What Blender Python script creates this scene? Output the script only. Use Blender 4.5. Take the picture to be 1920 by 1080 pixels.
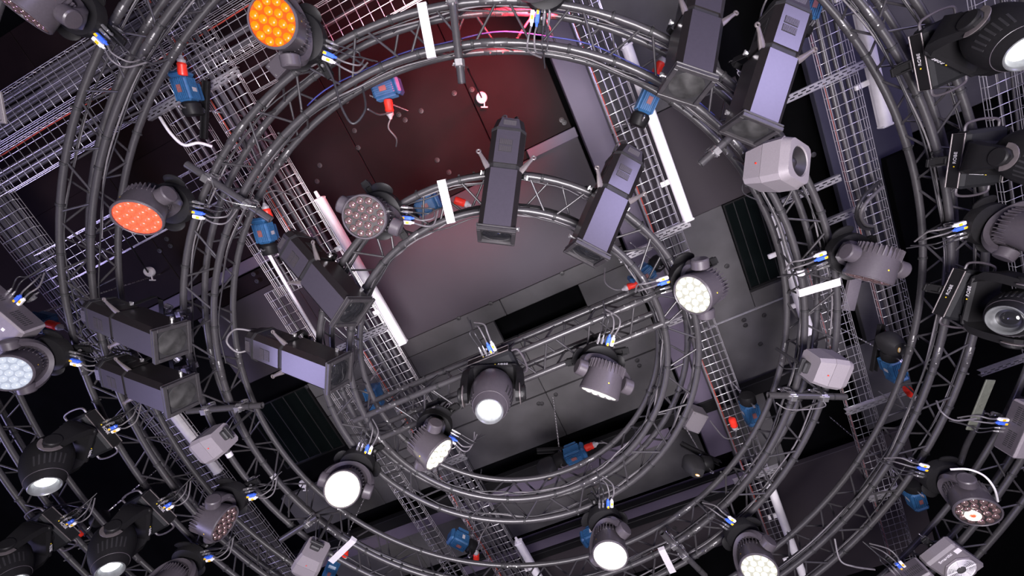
import bpy, math, random
from mathutils import Vector, Matrix
random.seed(7)
rnd = random.uniform
for o in list(bpy.data.objects):
    bpy.data.objects.remove(o, do_unlink=True)
scene = bpy.context.scene
COL = scene.collection

# ------------------------------------------------------------------ camera
F_PX, TILT, ROLL, ZC = 817.0722, -0.292, -0.0265, 1.6
RX = Matrix.Rotation(TILT, 3, 'X')
RY = Matrix.Rotation(ROLL, 3, 'Y')
RC = RY @ RX                      # columns: image right, image down, view direction
cam_d = bpy.data.cameras.new('camera')
cam_d.sensor_width = 36.0
cam_d.lens = F_PX / 1920 * 36.0
cam_d.clip_start = 0.05
cam_d.clip_end = 200
cam = bpy.data.objects.new('camera', cam_d)
COL.objects.link(cam)
cx_, cy_, cz_ = RC.col[0], RC.col[1], RC.col[2]
m3 = Matrix((cx_, -cy_, -cz_)).transposed()
cam.matrix_world = Matrix.Translation((0, 0, ZC)) @ m3.to_4x4()
scene.camera = cam
CAMP = Vector((0, 0, ZC))

# ------------------------------------------------------------------ world, lights, exposure
world = bpy.data.worlds.new('studio_air')
scene.world = world
world.use_nodes = True
bg = world.node_tree.nodes['Background']
bg.inputs['Color'].default_value = (0.72, 0.68, 1.0, 1)
bg.inputs['Strength'].default_value = 0.006
scene.view_settings.view_transform = 'Standard'
scene.view_settings.look = 'None'
scene.view_settings.gamma = 1.0
scene.view_settings.use_curve_mapping = False
scene.view_settings.exposure = 0.0


def area_light(name, loc, target, size, energy, color):
    d = bpy.data.lights.new(name, 'AREA')
    d.shape = 'DISK'
    d.size = size
    d.energy = energy
    d.color = color
    o = bpy.data.objects.new(name, d)
    COL.objects.link(o)
    o.location = loc
    dr = Vector(target) - Vector(loc)
    o.rotation_euler = dr.to_track_quat('-Z', 'Y').to_euler()
    return o


area_light('studio_floor_light', (0.2, 0.7, 0.05), (0.2, 1.0, 5), 2.0, 760, (1.0, 0.94, 0.99))
area_light('violet_side_light', (-9.0, 4.4, 0.3), (-1.2, 1.6, 4.6), 2.4, 360, (0.56, 0.50, 1.0))
area_light('cool_side_light', (5.8, -5.0, 0.3), (1.2, 0.4, 4.6), 2.4, 430, (0.60, 0.53, 1.0))

# ------------------------------------------------------------------ placing helpers
AN = math.radians(64.9)           # the building grid seen in the ceiling
E1 = Vector((math.cos(AN), math.sin(AN), 0))
E2 = Vector((-math.sin(AN), math.cos(AN), 0))


def ray(u, v):
    return (RC @ Vector(((u - 960) / F_PX, (v - 540) / F_PX, 1.0)))


def W(u, v, h):
    d = ray(u, v)
    d = d * (h / d.z)
    return Vector((d.x, d.y, h + ZC))


def ST(s, t, h):
    p = E1 * s + E2 * t
    return Vector((p.x, p.y, h + ZC))


def proj(P):
    c = RC.transposed() @ (Vector(P) - CAMP)
    if c.z < 0.01:
        return None
    return 960 + F_PX * c.x / c.z, 540 + F_PX * c.y / c.z


def in_view(P, m=40):
    q = proj(P)
    return q is not None and -m < q[0] < 1920 + m and -m < q[1] < 1080 + m


def aim(P, u, v, L, near=True):
    d = ray(u, v).normalized()
    oc = CAMP - P
    b = d.dot(oc)
    disc = b * b - (oc.dot(oc) - L * L)
    if disc <= 0:
        q = CAMP + d * (-b)
    else:
        r = math.sqrt(disc)
        q = CAMP + d * (-b - r if near else -b + r)
    return (q - P).normalized()


def face_pose(u, v, lean, ratio, L, hp):
    """axis and pivot of a head whose round face shows at (u, v), leaning along an image direction, with that aspect"""
    d = ray(u, v).normalized()
    d2 = ray(u + lean[0] * 4, v + lean[1] * 4).normalized()
    lat = (d2 - d)
    lat = (lat - d * lat.dot(d)).normalized()
    ax = (-d * ratio + lat * math.sqrt(max(0.0, 1 - ratio * ratio))).normalized()
    t = (hp + L * ax.z) / d.z
    return CAMP + d * t - ax * L, ax


# ------------------------------------------------------------------ materials
MATS = {}


def mat(name, col, rough=0.5, metal=0.0, var=0.15, scale=30.0, bump=0.0, emit=None, estr=0.0, spec=0.5, coat=0.0, trans=0.0):
    if name in MATS:
        return MATS[name]
    m = bpy.data.materials.new(name)
    m.use_nodes = True
    nt = m.node_tree
    b = nt.nodes['Principled BSDF']
    b.inputs['Roughness'].default_value = rough
    b.inputs['Metallic'].default_value = metal
    b.inputs['Specular IOR Level'].default_value = spec
    b.inputs['Coat Weight'].default_value = coat
    b.inputs['Transmission Weight'].default_value = trans
    tc = nt.nodes.new('ShaderNodeTexCoord')
    nz = nt.nodes.new('ShaderNodeTexNoise')
    nz.inputs['Scale'].default_value = scale
    nz.inputs['Detail'].default_value = 4.0
    nt.links.new(tc.outputs['Object'], nz.inputs['Vector'])
    rp = nt.nodes.new('ShaderNodeValToRGB')
    rp.color_ramp.elements[0].position = 0.3
    rp.color_ramp.elements[1].position = 0.7
    rp.color_ramp.elements[0].color = (*[c * (1 - var) for c in col], 1)
    rp.color_ramp.elements[1].color = (*[min(1, c * (1 + var)) for c in col], 1)
    nt.links.new(nz.outputs['Fac'], rp.inputs['Fac'])
    nt.links.new(rp.outputs['Color'], b.inputs['Base Color'])
    if bump:
        bp = nt.nodes.new('ShaderNodeBump')
        bp.inputs['Strength'].default_value = bump
        bp.inputs['Distance'].default_value = 0.002
        nt.links.new(nz.outputs['Fac'], bp.inputs['Height'])
        nt.links.new(bp.outputs['Normal'], b.inputs['Normal'])
    if emit:
        b.inputs['Emission Color'].default_value = (*emit, 1)
        b.inputs['Emission Strength'].default_value = estr
    MATS[name] = m
    return m


BLACK_TUBE = mat('powder_coated_black_tube', (0.042, 0.039, 0.043), 0.36, 0.0, 0.12, 60, 0.05, spec=0.6)
BLACK = mat('matte_black', (0.018, 0.017, 0.019), 0.6)
SOFTBLACK = mat('black_moulded_plastic', (0.011, 0.0105, 0.0115), 0.48, 0, 0.1, 80, 0.04, spec=0.16)
BODY = mat('charcoal_fixture_paint', (0.064, 0.055, 0.065), 0.38, 0, 0.08, 90, 0.03)
BASEBLACK = mat('matt_black_base', (0.014, 0.014, 0.016), 0.6, 0, 0.1, 80, 0.04, spec=0.15)
FRAMEGREY = mat('dark_grey_frame', (0.034, 0.031, 0.034), 0.42, 0.1)
BARREL = mat('charcoal_barrel_paint', (0.042, 0.037, 0.050), 0.30, 0, 0.06, 60, 0.03)
GLOSSBLACK = mat('gloss_black_flank', (0.012, 0.010, 0.011), 0.30, 0, 0.1, 60)
RUBBER = mat('black_rubber_cable', (0.030, 0.028, 0.032), 0.42)
GREYCAB = mat('grey_cable', (0.13, 0.12, 0.13), 0.45)
TRAYCAB = mat('dark_grey_sheathed_cable', (0.055, 0.050, 0.058), 0.40)
ZINC = mat('galvanised_wire', (0.68, 0.65, 0.69), 0.34, 0.75, 0.1, 50)
STEEL = mat('bright_steel', (0.75, 0.73, 0.75), 0.25, 0.9, 0.1, 40)
GREYMETAL = mat('grey_lever_metal', (0.13, 0.112, 0.115), 0.45, 0.3)
WHITE = mat('white_enamel', (0.90, 0.86, 0.90), 0.4, 0, 0.05, 12)
TAPE = mat('white_tape', (0.60, 0.575, 0.61), 0.6, 0, 0.05, 25)
SPK = mat('grey_speaker_plastic', (0.20, 0.178, 0.196), 0.55, 0, 0.05, 120, 0.05)
CONE = mat('speaker_cone', (0.016, 0.014, 0.016), 0.5)
BLUE = mat('blue_motor_paint', (0.026, 0.095, 0.22), 0.4, 0, 0.15, 40)
PCBLUE = mat('blue_connector', (0.05, 0.14, 0.75), 0.4)
YELLOW = mat('yellow_plastic', (0.85, 0.50, 0.02), 0.45)
RED = mat('red_plug_plastic', (0.80, 0.035, 0.02), 0.4, 0, 0.1)
PLUGGREY = mat('grey_plug_collar', (0.42, 0.40, 0.42), 0.5)
REDCAB = mat('red_cable', (0.45, 0.07, 0.05), 0.45)
GLASS_DARK = mat('dark_lens_glass', (0.012, 0.012, 0.014), 0.06, 0, 0.1, 20, spec=0.8, coat=0.6)
FROST = mat('dusty_frosted_lens', (0.036, 0.035, 0.035), 0.5, 0, 0.55, 14, spec=0.2)
CHROMELENS = mat('bright_lens_reflector', (0.55, 0.50, 0.52), 0.12, 0.85, 0.2, 60)
LENS_CLEAR = mat('clear_led_lens', (0.34, 0.22, 0.22), 0.10, 0.75, 0.3, 70)
GOLDTXT = mat('yellow_logo_print', (0.9, 0.65, 0.03), 0.5)
GREYTXT = mat('grey_logo_print', (0.55, 0.53, 0.56), 0.5)
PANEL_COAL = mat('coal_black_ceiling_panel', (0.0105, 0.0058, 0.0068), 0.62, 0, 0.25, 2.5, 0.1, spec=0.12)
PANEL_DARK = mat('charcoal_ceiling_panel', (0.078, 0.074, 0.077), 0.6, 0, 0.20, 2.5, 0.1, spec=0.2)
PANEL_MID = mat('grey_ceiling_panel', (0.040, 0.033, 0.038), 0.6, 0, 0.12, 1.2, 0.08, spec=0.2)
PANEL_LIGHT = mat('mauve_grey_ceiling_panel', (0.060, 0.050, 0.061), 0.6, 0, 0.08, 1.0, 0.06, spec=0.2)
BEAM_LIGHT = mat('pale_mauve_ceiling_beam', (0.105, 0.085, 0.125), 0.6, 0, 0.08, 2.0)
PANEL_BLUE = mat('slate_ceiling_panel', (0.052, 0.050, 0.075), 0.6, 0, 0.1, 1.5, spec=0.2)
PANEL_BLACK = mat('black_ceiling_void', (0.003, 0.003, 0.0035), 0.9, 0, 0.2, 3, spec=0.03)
SCREWCAP = mat('grey_screw_cap', (0.026, 0.024, 0.026), 0.5)
MAUVEBOX = mat('mauve_grey_box_paint', (0.21, 0.185, 0.205), 0.5, 0, 0.06, 40)
OLIVE = mat('olive_grey_bracket', (0.10, 0.105, 0.085), 0.5)
LED = {
    'white': mat('led_lens_white', (0.15, 0.15, 0.14), 0.3, emit=(1.0, 0.99, 0.88), estr=0.95),
    'warm': mat('led_lens_warm_bright', (0.8, 0.8, 0.7), 0.3, emit=(1.0, 0.93, 0.72), estr=6.0),
    'bright': mat('led_lens_bright', (0.8, 0.8, 0.8), 0.3, emit=(1.0, 0.99, 0.92), estr=4.5),
    'amber': mat('led_lens_amber', (0.35, 0.06, 0.0), 0.3, 0, 0.4, 60, emit=(1.0, 0.20, 0.004), estr=1.25),
    'red': mat('led_lens_red', (0.4, 0.08, 0.04), 0.3, 0, 0.3, 60, emit=(1.0, 0.095, 0.035), estr=0.80),
    'cool': mat('led_lens_cool', (0.15, 0.16, 0.18), 0.2, emit=(0.80, 0.87, 1.0), estr=0.62),
    'off': LENS_CLEAR,
}
LEDFACE = {
    'white': mat('led_face_white', (0.10, 0.10, 0.09), 0.4, emit=(1.0, 0.97, 0.80), estr=0.52),
    'warm': mat('led_face_warm', (0.7, 0.7, 0.65), 0.4, emit=(1.0, 0.90, 0.62), estr=4.5),
    'bright': mat('led_face_bright', (0.7, 0.7, 0.65), 0.4, emit=(1.0, 0.98, 0.88), estr=3.0),
    'amber': mat('led_face_amber', (0.3, 0.04, 0.0), 0.4, emit=(1.0, 0.055, 0.003), estr=0.95),
    'red': mat('led_face_red', (0.6, 0.08, 0.04), 0.4, emit=(1.0, 0.05, 0.015), estr=0.75),
    'cool': mat('led_face_cool', (0.12, 0.13, 0.15), 0.3, emit=(0.72, 0.80, 1.0), estr=0.42),
    'off': mat('led_face_dark', (0.02, 0.018, 0.019), 0.4),
}
RINGGREY = mat('pale_grey_lens_ring', (0.16, 0.165, 0.17), 0.3, 0.3)
BEAMLENS = {
    'on': mat('beam_lens_lit', (0.9, 0.9, 0.9), 0.2, emit=(0.90, 0.97, 1.0), estr=2.2),
    'star': mat('beam_lens_full', (0.9, 0.9, 0.9), 0.2, emit=(0.95, 0.99, 1.0), estr=5.0),
    'off': GLASS_DARK,
}


# ------------------------------------------------------------------ mesh collector
class MB:
    def __init__(self):
        self.v = []
        self.f = []
        self.mi = []
        self.cur = 0

    def add(self, vs, fs):
        n = len(self.v)
        self.v += [tuple(x) for x in vs]
        self.f += [tuple(i + n for i in f) for f in fs]
        self.mi += [self.cur] * len(fs)
        return self

    def box(self, c, s, rot=None, ch=0.0, top=1.0):
        """box, optionally chamfered; top scales the +z end"""
        c = Vector(c)
        hx, hy, hz = s[0] / 2, s[1] / 2, s[2] / 2
        if ch <= 0:
            vs = [Vector((x * hx * (top if z > 0 else 1), y * hy * (top if z > 0 else 1), z * hz)) for x in (-1, 1) for y in (-1, 1) for z in (-1, 1)]
            fs = [(0, 1, 3, 2), (4, 6, 7, 5), (0, 4, 5, 1), (2, 3, 7, 6), (0, 2, 6, 4), (1, 5, 7, 3)]
        else:
            vs, idx = [], {}
            for x in (-1, 1):
                for y in (-1, 1):
                    for z in (-1, 1):
                        k = top if z > 0 else 1
                        for a in range(3):
                            p = [x * hx * k, y * hy * k, z * hz]
                            for b in range(3):
                                if b != a:
                                    p[b] -= (x, y, z)[b] * ch
                            idx[(x, y, z, a)] = len(vs)
                            vs.append(Vector(p))
            fs = []
            for a in range(3):
                b, d = (a + 1) % 3, (a + 2) % 3
                for s_ in (-1, 1):
                    q = []
                    for (i, j) in ((-1, -1), (1, -1), (1, 1), (-1, 1)):
                        k = [0, 0, 0]
                        k[a], k[b], k[d] = s_, i, j
                        q.append(idx[(*k, a)])
                    fs.append(tuple(q if s_ > 0 else q[::-1]))
            for a in range(3):
                b, d = (a + 1) % 3, (a + 2) % 3
                for i in (-1, 1):
                    for j in (-1, 1):
                        k0, k1 = [0] * 3, [0] * 3
                        k0[a], k0[b], k0[d] = -1, i, j
                        k1[a], k1[b], k1[d] = 1, i, j
                        q = [idx[(*k0, b)], idx[(*k1, b)], idx[(*k1, d)], idx[(*k0, d)]]
                        fs.append(tuple(q if i * j < 0 else q[::-1]))
            for x in (-1, 1):
                for y in (-1, 1):
                    for z in (-1, 1):
                        q = [idx[(x, y, z, a)] for a in range(3)]
                        fs.append(tuple(q if x * y * z > 0 else q[::-1]))
        if rot is not None:
            vs = [rot @ v for v in vs]
        return self.add([v + c for v in vs], fs)

    def frame(self, d):
        d = Vector(d).normalized()
        a = Vector((0, 0, 1)) if abs(d.z) < 0.9 else Vector((1, 0, 0))
        x = a.cross(d).normalized()
        return x, d.cross(x)

    def cyl(self, p0, p1, r0, r1=None, n=12, caps=True):
        p0, p1 = Vector(p0), Vector(p1)
        r1 = r0 if r1 is None else r1
        x, y = self.frame(p1 - p0)
        vs = []
        for (p, r) in ((p0, r0), (p1, r1)):
            for i in range(n):
                t = 2 * math.pi * i / n
                vs.append(p + x * (r * math.cos(t)) + y * (r * math.sin(t)))
        fs = [(i, (i + 1) % n, n + (i + 1) % n, n + i) for i in range(n)]
        if caps:
            fs += [tuple(range(n))[::-1], tuple(range(n, 2 * n))]
        return self.add(vs, fs)

    def lathe(self, prof, n=24, M=None, cap0=True, cap1=True, sx=1.0, sy=1.0):
        vs, fs = [], []
        for (r, z) in prof:
            for i in range(n):
                t = 2 * math.pi * i / n
                vs.append(Vector((r * sx * math.cos(t), r * sy * math.sin(t), z)))
        for k in range(len(prof) - 1):
            for i in range(n):
                a, b = k * n + i, k * n + (i + 1) % n
                fs.append((a, b, b + n, a + n))
        if cap0:
            fs.append(tuple(range(n))[::-1])
        if cap1:
            fs.append(tuple(range((len(prof) - 1) * n, len(prof) * n)))
        if M is not None:
            vs = [M @ v for v in vs]
        return self.add(vs, fs)

    def tube(self, path, r, n=6, rx=None, up=None, closed=False):
        """sweep; r may be a list; rx gives an elliptical half width along up x tangent"""
        path = [Vector(p) for p in path]
        m = len(path)
        vs, fs = [], []
        px = None
        for k in range(m):
            if closed:
                d = path[(k + 1) % m] - path[k - 1]
            else:
                d = path[min(k + 1, m - 1)] - path[max(k - 1, 0)]
            d.normalize()
            if up is not None:
                x = Vector(up).cross(d)
                if x.length < 1e-4:
                    x = self.frame(d)[0]
                x.normalize()
            elif px is None:
                x = self.frame(d)[0]
            else:
                x = (px - d * px.dot(d))
                x = x.normalized() if x.length > 1e-5 else self.frame(d)[0]
            px = x
            y = d.cross(x)
            rr = r[k] if isinstance(r, (list, tuple)) else r
            rxx = rr if rx is None else (rx[k] if isinstance(rx, (list, tuple)) else rx)
            for i in range(n):
                t = 2 * math.pi * (i + 0.5) / n
                vs.append(path[k] + x * (rxx * math.cos(t)) + y * (rr * math.sin(t)))
        for k in range(m if closed else m - 1):
            k2 = (k + 1) % m
            for i in range(n):
                j = (i + 1) % n
                fs.append((k * n + i, k * n + j, k2 * n + j, k2 * n + i))
        if not closed:
            fs += [tuple(range(n))[::-1], tuple(range((m - 1) * n, m * n))]
        return self.add(vs, fs)

    def torus(self, c, R, r, n=24, k=8, axis=(0, 0, 1)):
        x, y = self.frame(axis)
        pts = [Vector(c) + x * (R * math.cos(2 * math.pi * i / n)) + y * (R * math.sin(2 * math.pi * i / n)) for i in range(n)]
        return self.tube(pts, r, k, closed=True, up=axis)

    def mesh(self, name, mats, angle=35):
        me = bpy.data.meshes.new(name)
        me.from_pydata(self.v, [], self.f)
        for m in (mats if isinstance(mats, (list, tuple)) else [mats]):
            me.materials.append(m)
        if isinstance(mats, (list, tuple)):
            me.polygons.foreach_set('material_index', self.mi)
        me.polygons.foreach_set('use_smooth', [True] * len(self.f))
        me.set_sharp_from_angle(angle=math.radians(angle))
        me.update()
        return me


CACHE = {}


def cached(key, fn, name, mats, angle=35):
    if key not in CACHE:
        mb = MB()
        fn(mb)
        CACHE[key] = mb.mesh(name, mats, angle)
    return CACHE[key]


def link(name, me, parent=None, M=None):
    o = bpy.data.objects.new(name, me)
    COL.objects.link(o)
    if parent is not None:
        o.parent = parent
    if M is not None:
        o.matrix_local = M if parent is not None else M
        if parent is None:
            o.matrix_world = M
    return o


def tag(o, label=None, cat=None, group=None, kind=None):
    if label:
        o['label'] = label
    if cat:
        o['category'] = cat
    if group:
        o['group'] = group
    if kind:
        o['kind'] = kind
    return o


def thing(name, label, cat, M=None, group=None):
    o = link(name, None, None, M)
    o.empty_display_size = 0.1
    return tag(o, label, cat, group)


def basis(x, y, z, p):
    m = Matrix((Vector(x), Vector(y), Vector(z))).transposed().to_4x4()
    m.translation = Vector(p)
    return m


def T(x, y, z):
    return Matrix.Translation((x, y, z))


def RZ(a):
    return Matrix.Rotation(a, 4, 'Z')


def bez(p0, p1, p2, p3, n=12):
    out = []
    for i in range(n + 1):
        t = i / n
        out.append(Vector(p0) * (1 - t) ** 3 + Vector(p1) * (3 * t * (1 - t) ** 2) + Vector(p2) * (3 * t * t * (1 - t)) + Vector(p3) * t ** 3)
    return out


def smooth_path(pts, sub=5):
    pts = [Vector(p) for p in pts]
    out = []
    for i in range(len(pts) - 1):
        a, b = pts[i], pts[i + 1]
        pa = pts[i - 1] if i else a
        pb = pts[i + 2] if i + 2 < len(pts) else b
        t0, t1 = (b - pa) / 6, (pb - a) / 6
        out += bez(a, a + t0, b - t1, b, sub)[:-1]
    return out + [pts[-1]]


# ================================================================== SETTING: ceiling
GRID = RZ(AN)                     # local x = E1, local y = E2


def gridM(h=0.0):
    m = GRID.copy()
    m.translation = (0, 0, ZC + h)
    return m


def _c(mb):
    mb.box((2, 0, 0.1), (60, 60, 0.2))


def _f(mb):
    mb.box((1, 0, -0.1), (44, 44, 0.2))


FLOORM = mat('dark_studio_floor', (0.06, 0.058, 0.062), 0.5, 0, 0.2, 3.0)
tag(link('floor', cached('floor', _f, 'floor', FLOORM), None, GRID.copy()), 'dark studio floor below the rig', 'floor', kind='structure')
ceiling = link('ceiling', cached('ceil', _c, 'ceiling', PANEL_BLACK), None, gridM(5.62))
tag(ceiling, 'black studio ceiling far above the rings of truss', 'ceiling', kind='structure')


def panel(s0, s1, t0, t1, h, m, th=0.08, name='panel', ch=0.006, parent=None):
    mb = MB()
    mb.box((0, 0, th / 2), (s1 - s0 - 0.006, t1 - t0 - 0.006, th), ch=ch)
    p = parent or ceiling
    o = link(name, mb.mesh(name, m), p, T((s0 + s1) / 2, (t0 + t1) / 2, h - 5.62))
    return o


PAN = []
# broad panels, split where the seams show (s along the trays, t across them)
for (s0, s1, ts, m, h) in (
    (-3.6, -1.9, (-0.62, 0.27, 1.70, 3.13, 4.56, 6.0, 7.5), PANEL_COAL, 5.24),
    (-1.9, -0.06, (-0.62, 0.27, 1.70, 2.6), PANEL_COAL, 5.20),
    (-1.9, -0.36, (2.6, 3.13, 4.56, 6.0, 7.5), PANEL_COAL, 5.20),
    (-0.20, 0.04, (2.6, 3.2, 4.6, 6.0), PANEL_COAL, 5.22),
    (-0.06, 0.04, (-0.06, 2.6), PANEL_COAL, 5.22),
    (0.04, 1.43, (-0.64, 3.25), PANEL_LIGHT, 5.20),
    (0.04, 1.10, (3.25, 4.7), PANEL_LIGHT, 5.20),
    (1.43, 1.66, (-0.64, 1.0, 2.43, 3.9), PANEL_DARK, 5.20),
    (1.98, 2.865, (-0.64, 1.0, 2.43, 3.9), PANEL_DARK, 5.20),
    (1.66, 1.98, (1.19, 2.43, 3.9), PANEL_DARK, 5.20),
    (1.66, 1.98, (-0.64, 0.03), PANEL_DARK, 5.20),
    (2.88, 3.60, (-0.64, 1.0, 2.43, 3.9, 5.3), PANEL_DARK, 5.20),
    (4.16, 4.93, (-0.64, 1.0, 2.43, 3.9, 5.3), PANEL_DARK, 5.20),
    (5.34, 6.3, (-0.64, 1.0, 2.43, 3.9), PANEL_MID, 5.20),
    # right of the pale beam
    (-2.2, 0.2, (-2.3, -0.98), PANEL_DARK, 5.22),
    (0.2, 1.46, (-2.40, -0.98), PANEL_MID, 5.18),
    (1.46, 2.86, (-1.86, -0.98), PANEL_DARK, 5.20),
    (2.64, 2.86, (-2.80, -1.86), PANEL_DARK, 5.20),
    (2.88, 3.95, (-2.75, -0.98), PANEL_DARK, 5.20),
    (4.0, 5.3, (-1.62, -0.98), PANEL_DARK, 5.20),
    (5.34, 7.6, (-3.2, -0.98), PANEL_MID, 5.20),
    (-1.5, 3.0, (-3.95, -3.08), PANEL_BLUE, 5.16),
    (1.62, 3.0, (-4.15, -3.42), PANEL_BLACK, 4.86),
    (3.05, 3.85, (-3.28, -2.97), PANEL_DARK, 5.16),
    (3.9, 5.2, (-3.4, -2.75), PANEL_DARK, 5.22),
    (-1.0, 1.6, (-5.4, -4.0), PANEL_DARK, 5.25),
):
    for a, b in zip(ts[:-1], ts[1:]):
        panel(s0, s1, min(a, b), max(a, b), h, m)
# pale beams running across
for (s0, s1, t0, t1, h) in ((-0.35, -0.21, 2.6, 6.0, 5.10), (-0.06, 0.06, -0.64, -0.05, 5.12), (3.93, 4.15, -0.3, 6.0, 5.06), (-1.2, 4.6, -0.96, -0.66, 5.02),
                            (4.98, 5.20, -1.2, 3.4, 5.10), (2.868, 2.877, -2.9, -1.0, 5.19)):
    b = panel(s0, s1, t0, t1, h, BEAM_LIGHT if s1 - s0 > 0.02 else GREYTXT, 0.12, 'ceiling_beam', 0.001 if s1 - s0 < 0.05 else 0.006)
# black metal tracks in the grooves beside the beams
for (s0, s1, t0, t1, h) in ((3.72, 3.90, -2.2, 6.0, 5.0), (4.93, 4.975, -1.2, 3.4, 5.03), (5.20, 5.32, -1.2, 3.4, 5.05)):
    panel(s0, s1, t0, t1, h, SOFTBLACK, 0.10, 'ceiling_track')


def _cap(mb):
    mb.lathe([(0.030, 0.0), (0.028, -0.008), (0.014, -0.010), (0.012, -0.004)], 14)


CAPM = cached('cap', _cap, 'screw_cap', SCREWCAP)
for (u, v) in ((650, 190), (852, 175), (790, 208), (748, 215), (760, 225), (885, 168), (665, 245), (672, 277), (595, 340), (548, 322), (556, 335), (600, 310), (820, 300), (842, 323),
               (1053, 225), (1058, 230), (575, 725), (860, 597), (920, 569), (1054, 513), (1327, 392), (1363, 499), (1195, 676), (1199, 686), (1010, 757), (1016, 757), (1042, 740), (1426, 645),
               (1395, 600), (1398, 610), (1433, 591), (1280, 570), (1120, 730), (770, 1000), (775, 955), (313, 448), (320, 461), (300, 470), (476, 514), (482, 527), (385, 195), (388, 218), (1600, 90), (1610, 110), (1525, 290), (1660, 470),
               (1265, 990), (1160, 975), (640, 520), (1106, 700)):
    p = W(u, v, 5.195)
    q = gridM(5.62).inverted() @ p
    link('screw_cap', CAPM, ceiling, T(q.x, q.y, q.z))

# dark glazed openings in the ceiling
for n, (lab, s0, s1, t0, t1) in enumerate((('dark glazed ceiling opening right of the tall white batten', 1.48, 2.62, -2.52, -1.88),
                                          ('dark glazed ceiling opening at lower left of the innermost ring', 1.45, 2.50, 3.95, 4.95)), 1):
    wr = link('window_%d' % n, None, None, gridM(5.26) @ T((s0 + s1) / 2, (t0 + t1) / 2, 0))
    tag(wr, lab, 'window', kind='structure')
    ls, lt = s1 - s0, t1 - t0
    mb = MB()
    mb.box((0, 0, 0), (ls - 0.04, lt - 0.04, 0.01))
    link('pane', mb.mesh('pane', mat('dark_green_glass', (0.004, 0.006, 0.006), 0.12, 0, 0.2, 4, spec=0.4)), wr)
    for k in (-1, 1):
        mb = MB()
        mb.box((0, k * (lt / 2 - 0.01), -0.01), (ls, 0.02, 0.03))
        link('frame_bar', mb.mesh('frame_bar', SOFTBLACK), wr)
        mb = MB()
        mb.box((k * (ls / 2 - 0.01), 0, -0.01), (0.02, lt - 0.04, 0.03))
        link('frame_bar', mb.mesh('frame_bar', SOFTBLACK), wr)
    for k in range(4):
        mb = MB()
        mb.box((0, -lt / 2 + lt * (k + 1) / 5, -0.008), (ls - 0.04, 0.008, 0.008))
        link('glazing_bar', mb.mesh('glazing_bar', SCREWCAP), wr)

# ================================================================== TRUSSES
RINGS = {1: (1.3905, 3.154, -0.1248, 1.6313), 2: (2.4774, 3.2016, -0.1456, 1.6359), 3: (3.5323, 3.268, -0.1008, 1.6088), 4: (4.60, 3.22, -0.20, 1.70)}
RT, RB, TS = 0.0245, 0.0085, 0.24
RLAB = {1: 'innermost round black box truss carrying a straight cross truss', 2: 'second black circular truss around the innermost ring',
        3: 'large third black circular truss near the picture edges', 4: 'outermost black circular truss seen only in the picture corners'}
TIES = {}


def _tie(mb):
    mb.lathe([(RT + 0.002, -0.011), (RT + 0.005, -0.009), (RT + 0.005, 0.009), (RT + 0.002, 0.011)], 14, cap0=False, cap1=False)
    mb.box((RT + 0.008, 0, 0), (0.012, 0.014, 0.012))


TIE = cached('tie', _tie, 'cable_tie', BLACK)


def _coup(mb):
    mb.lathe([(RT, -0.09), (RT + 0.0025, -0.085), (RT + 0.0025, -0.004), (RT, -0.002), (RT, 0.002), (RT + 0.0025, 0.004), (RT + 0.0025, 0.085), (RT, 0.09)], 14, cap0=False, cap1=False)


COUP = cached('coup', _coup, 'coupler', BLACK_TUBE)


def _bolt(mb):
    mb.cyl((RT + 0.001, 0, 0), (RT + 0.016, 0, 0), 0.0065, 0.005, 8)


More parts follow.
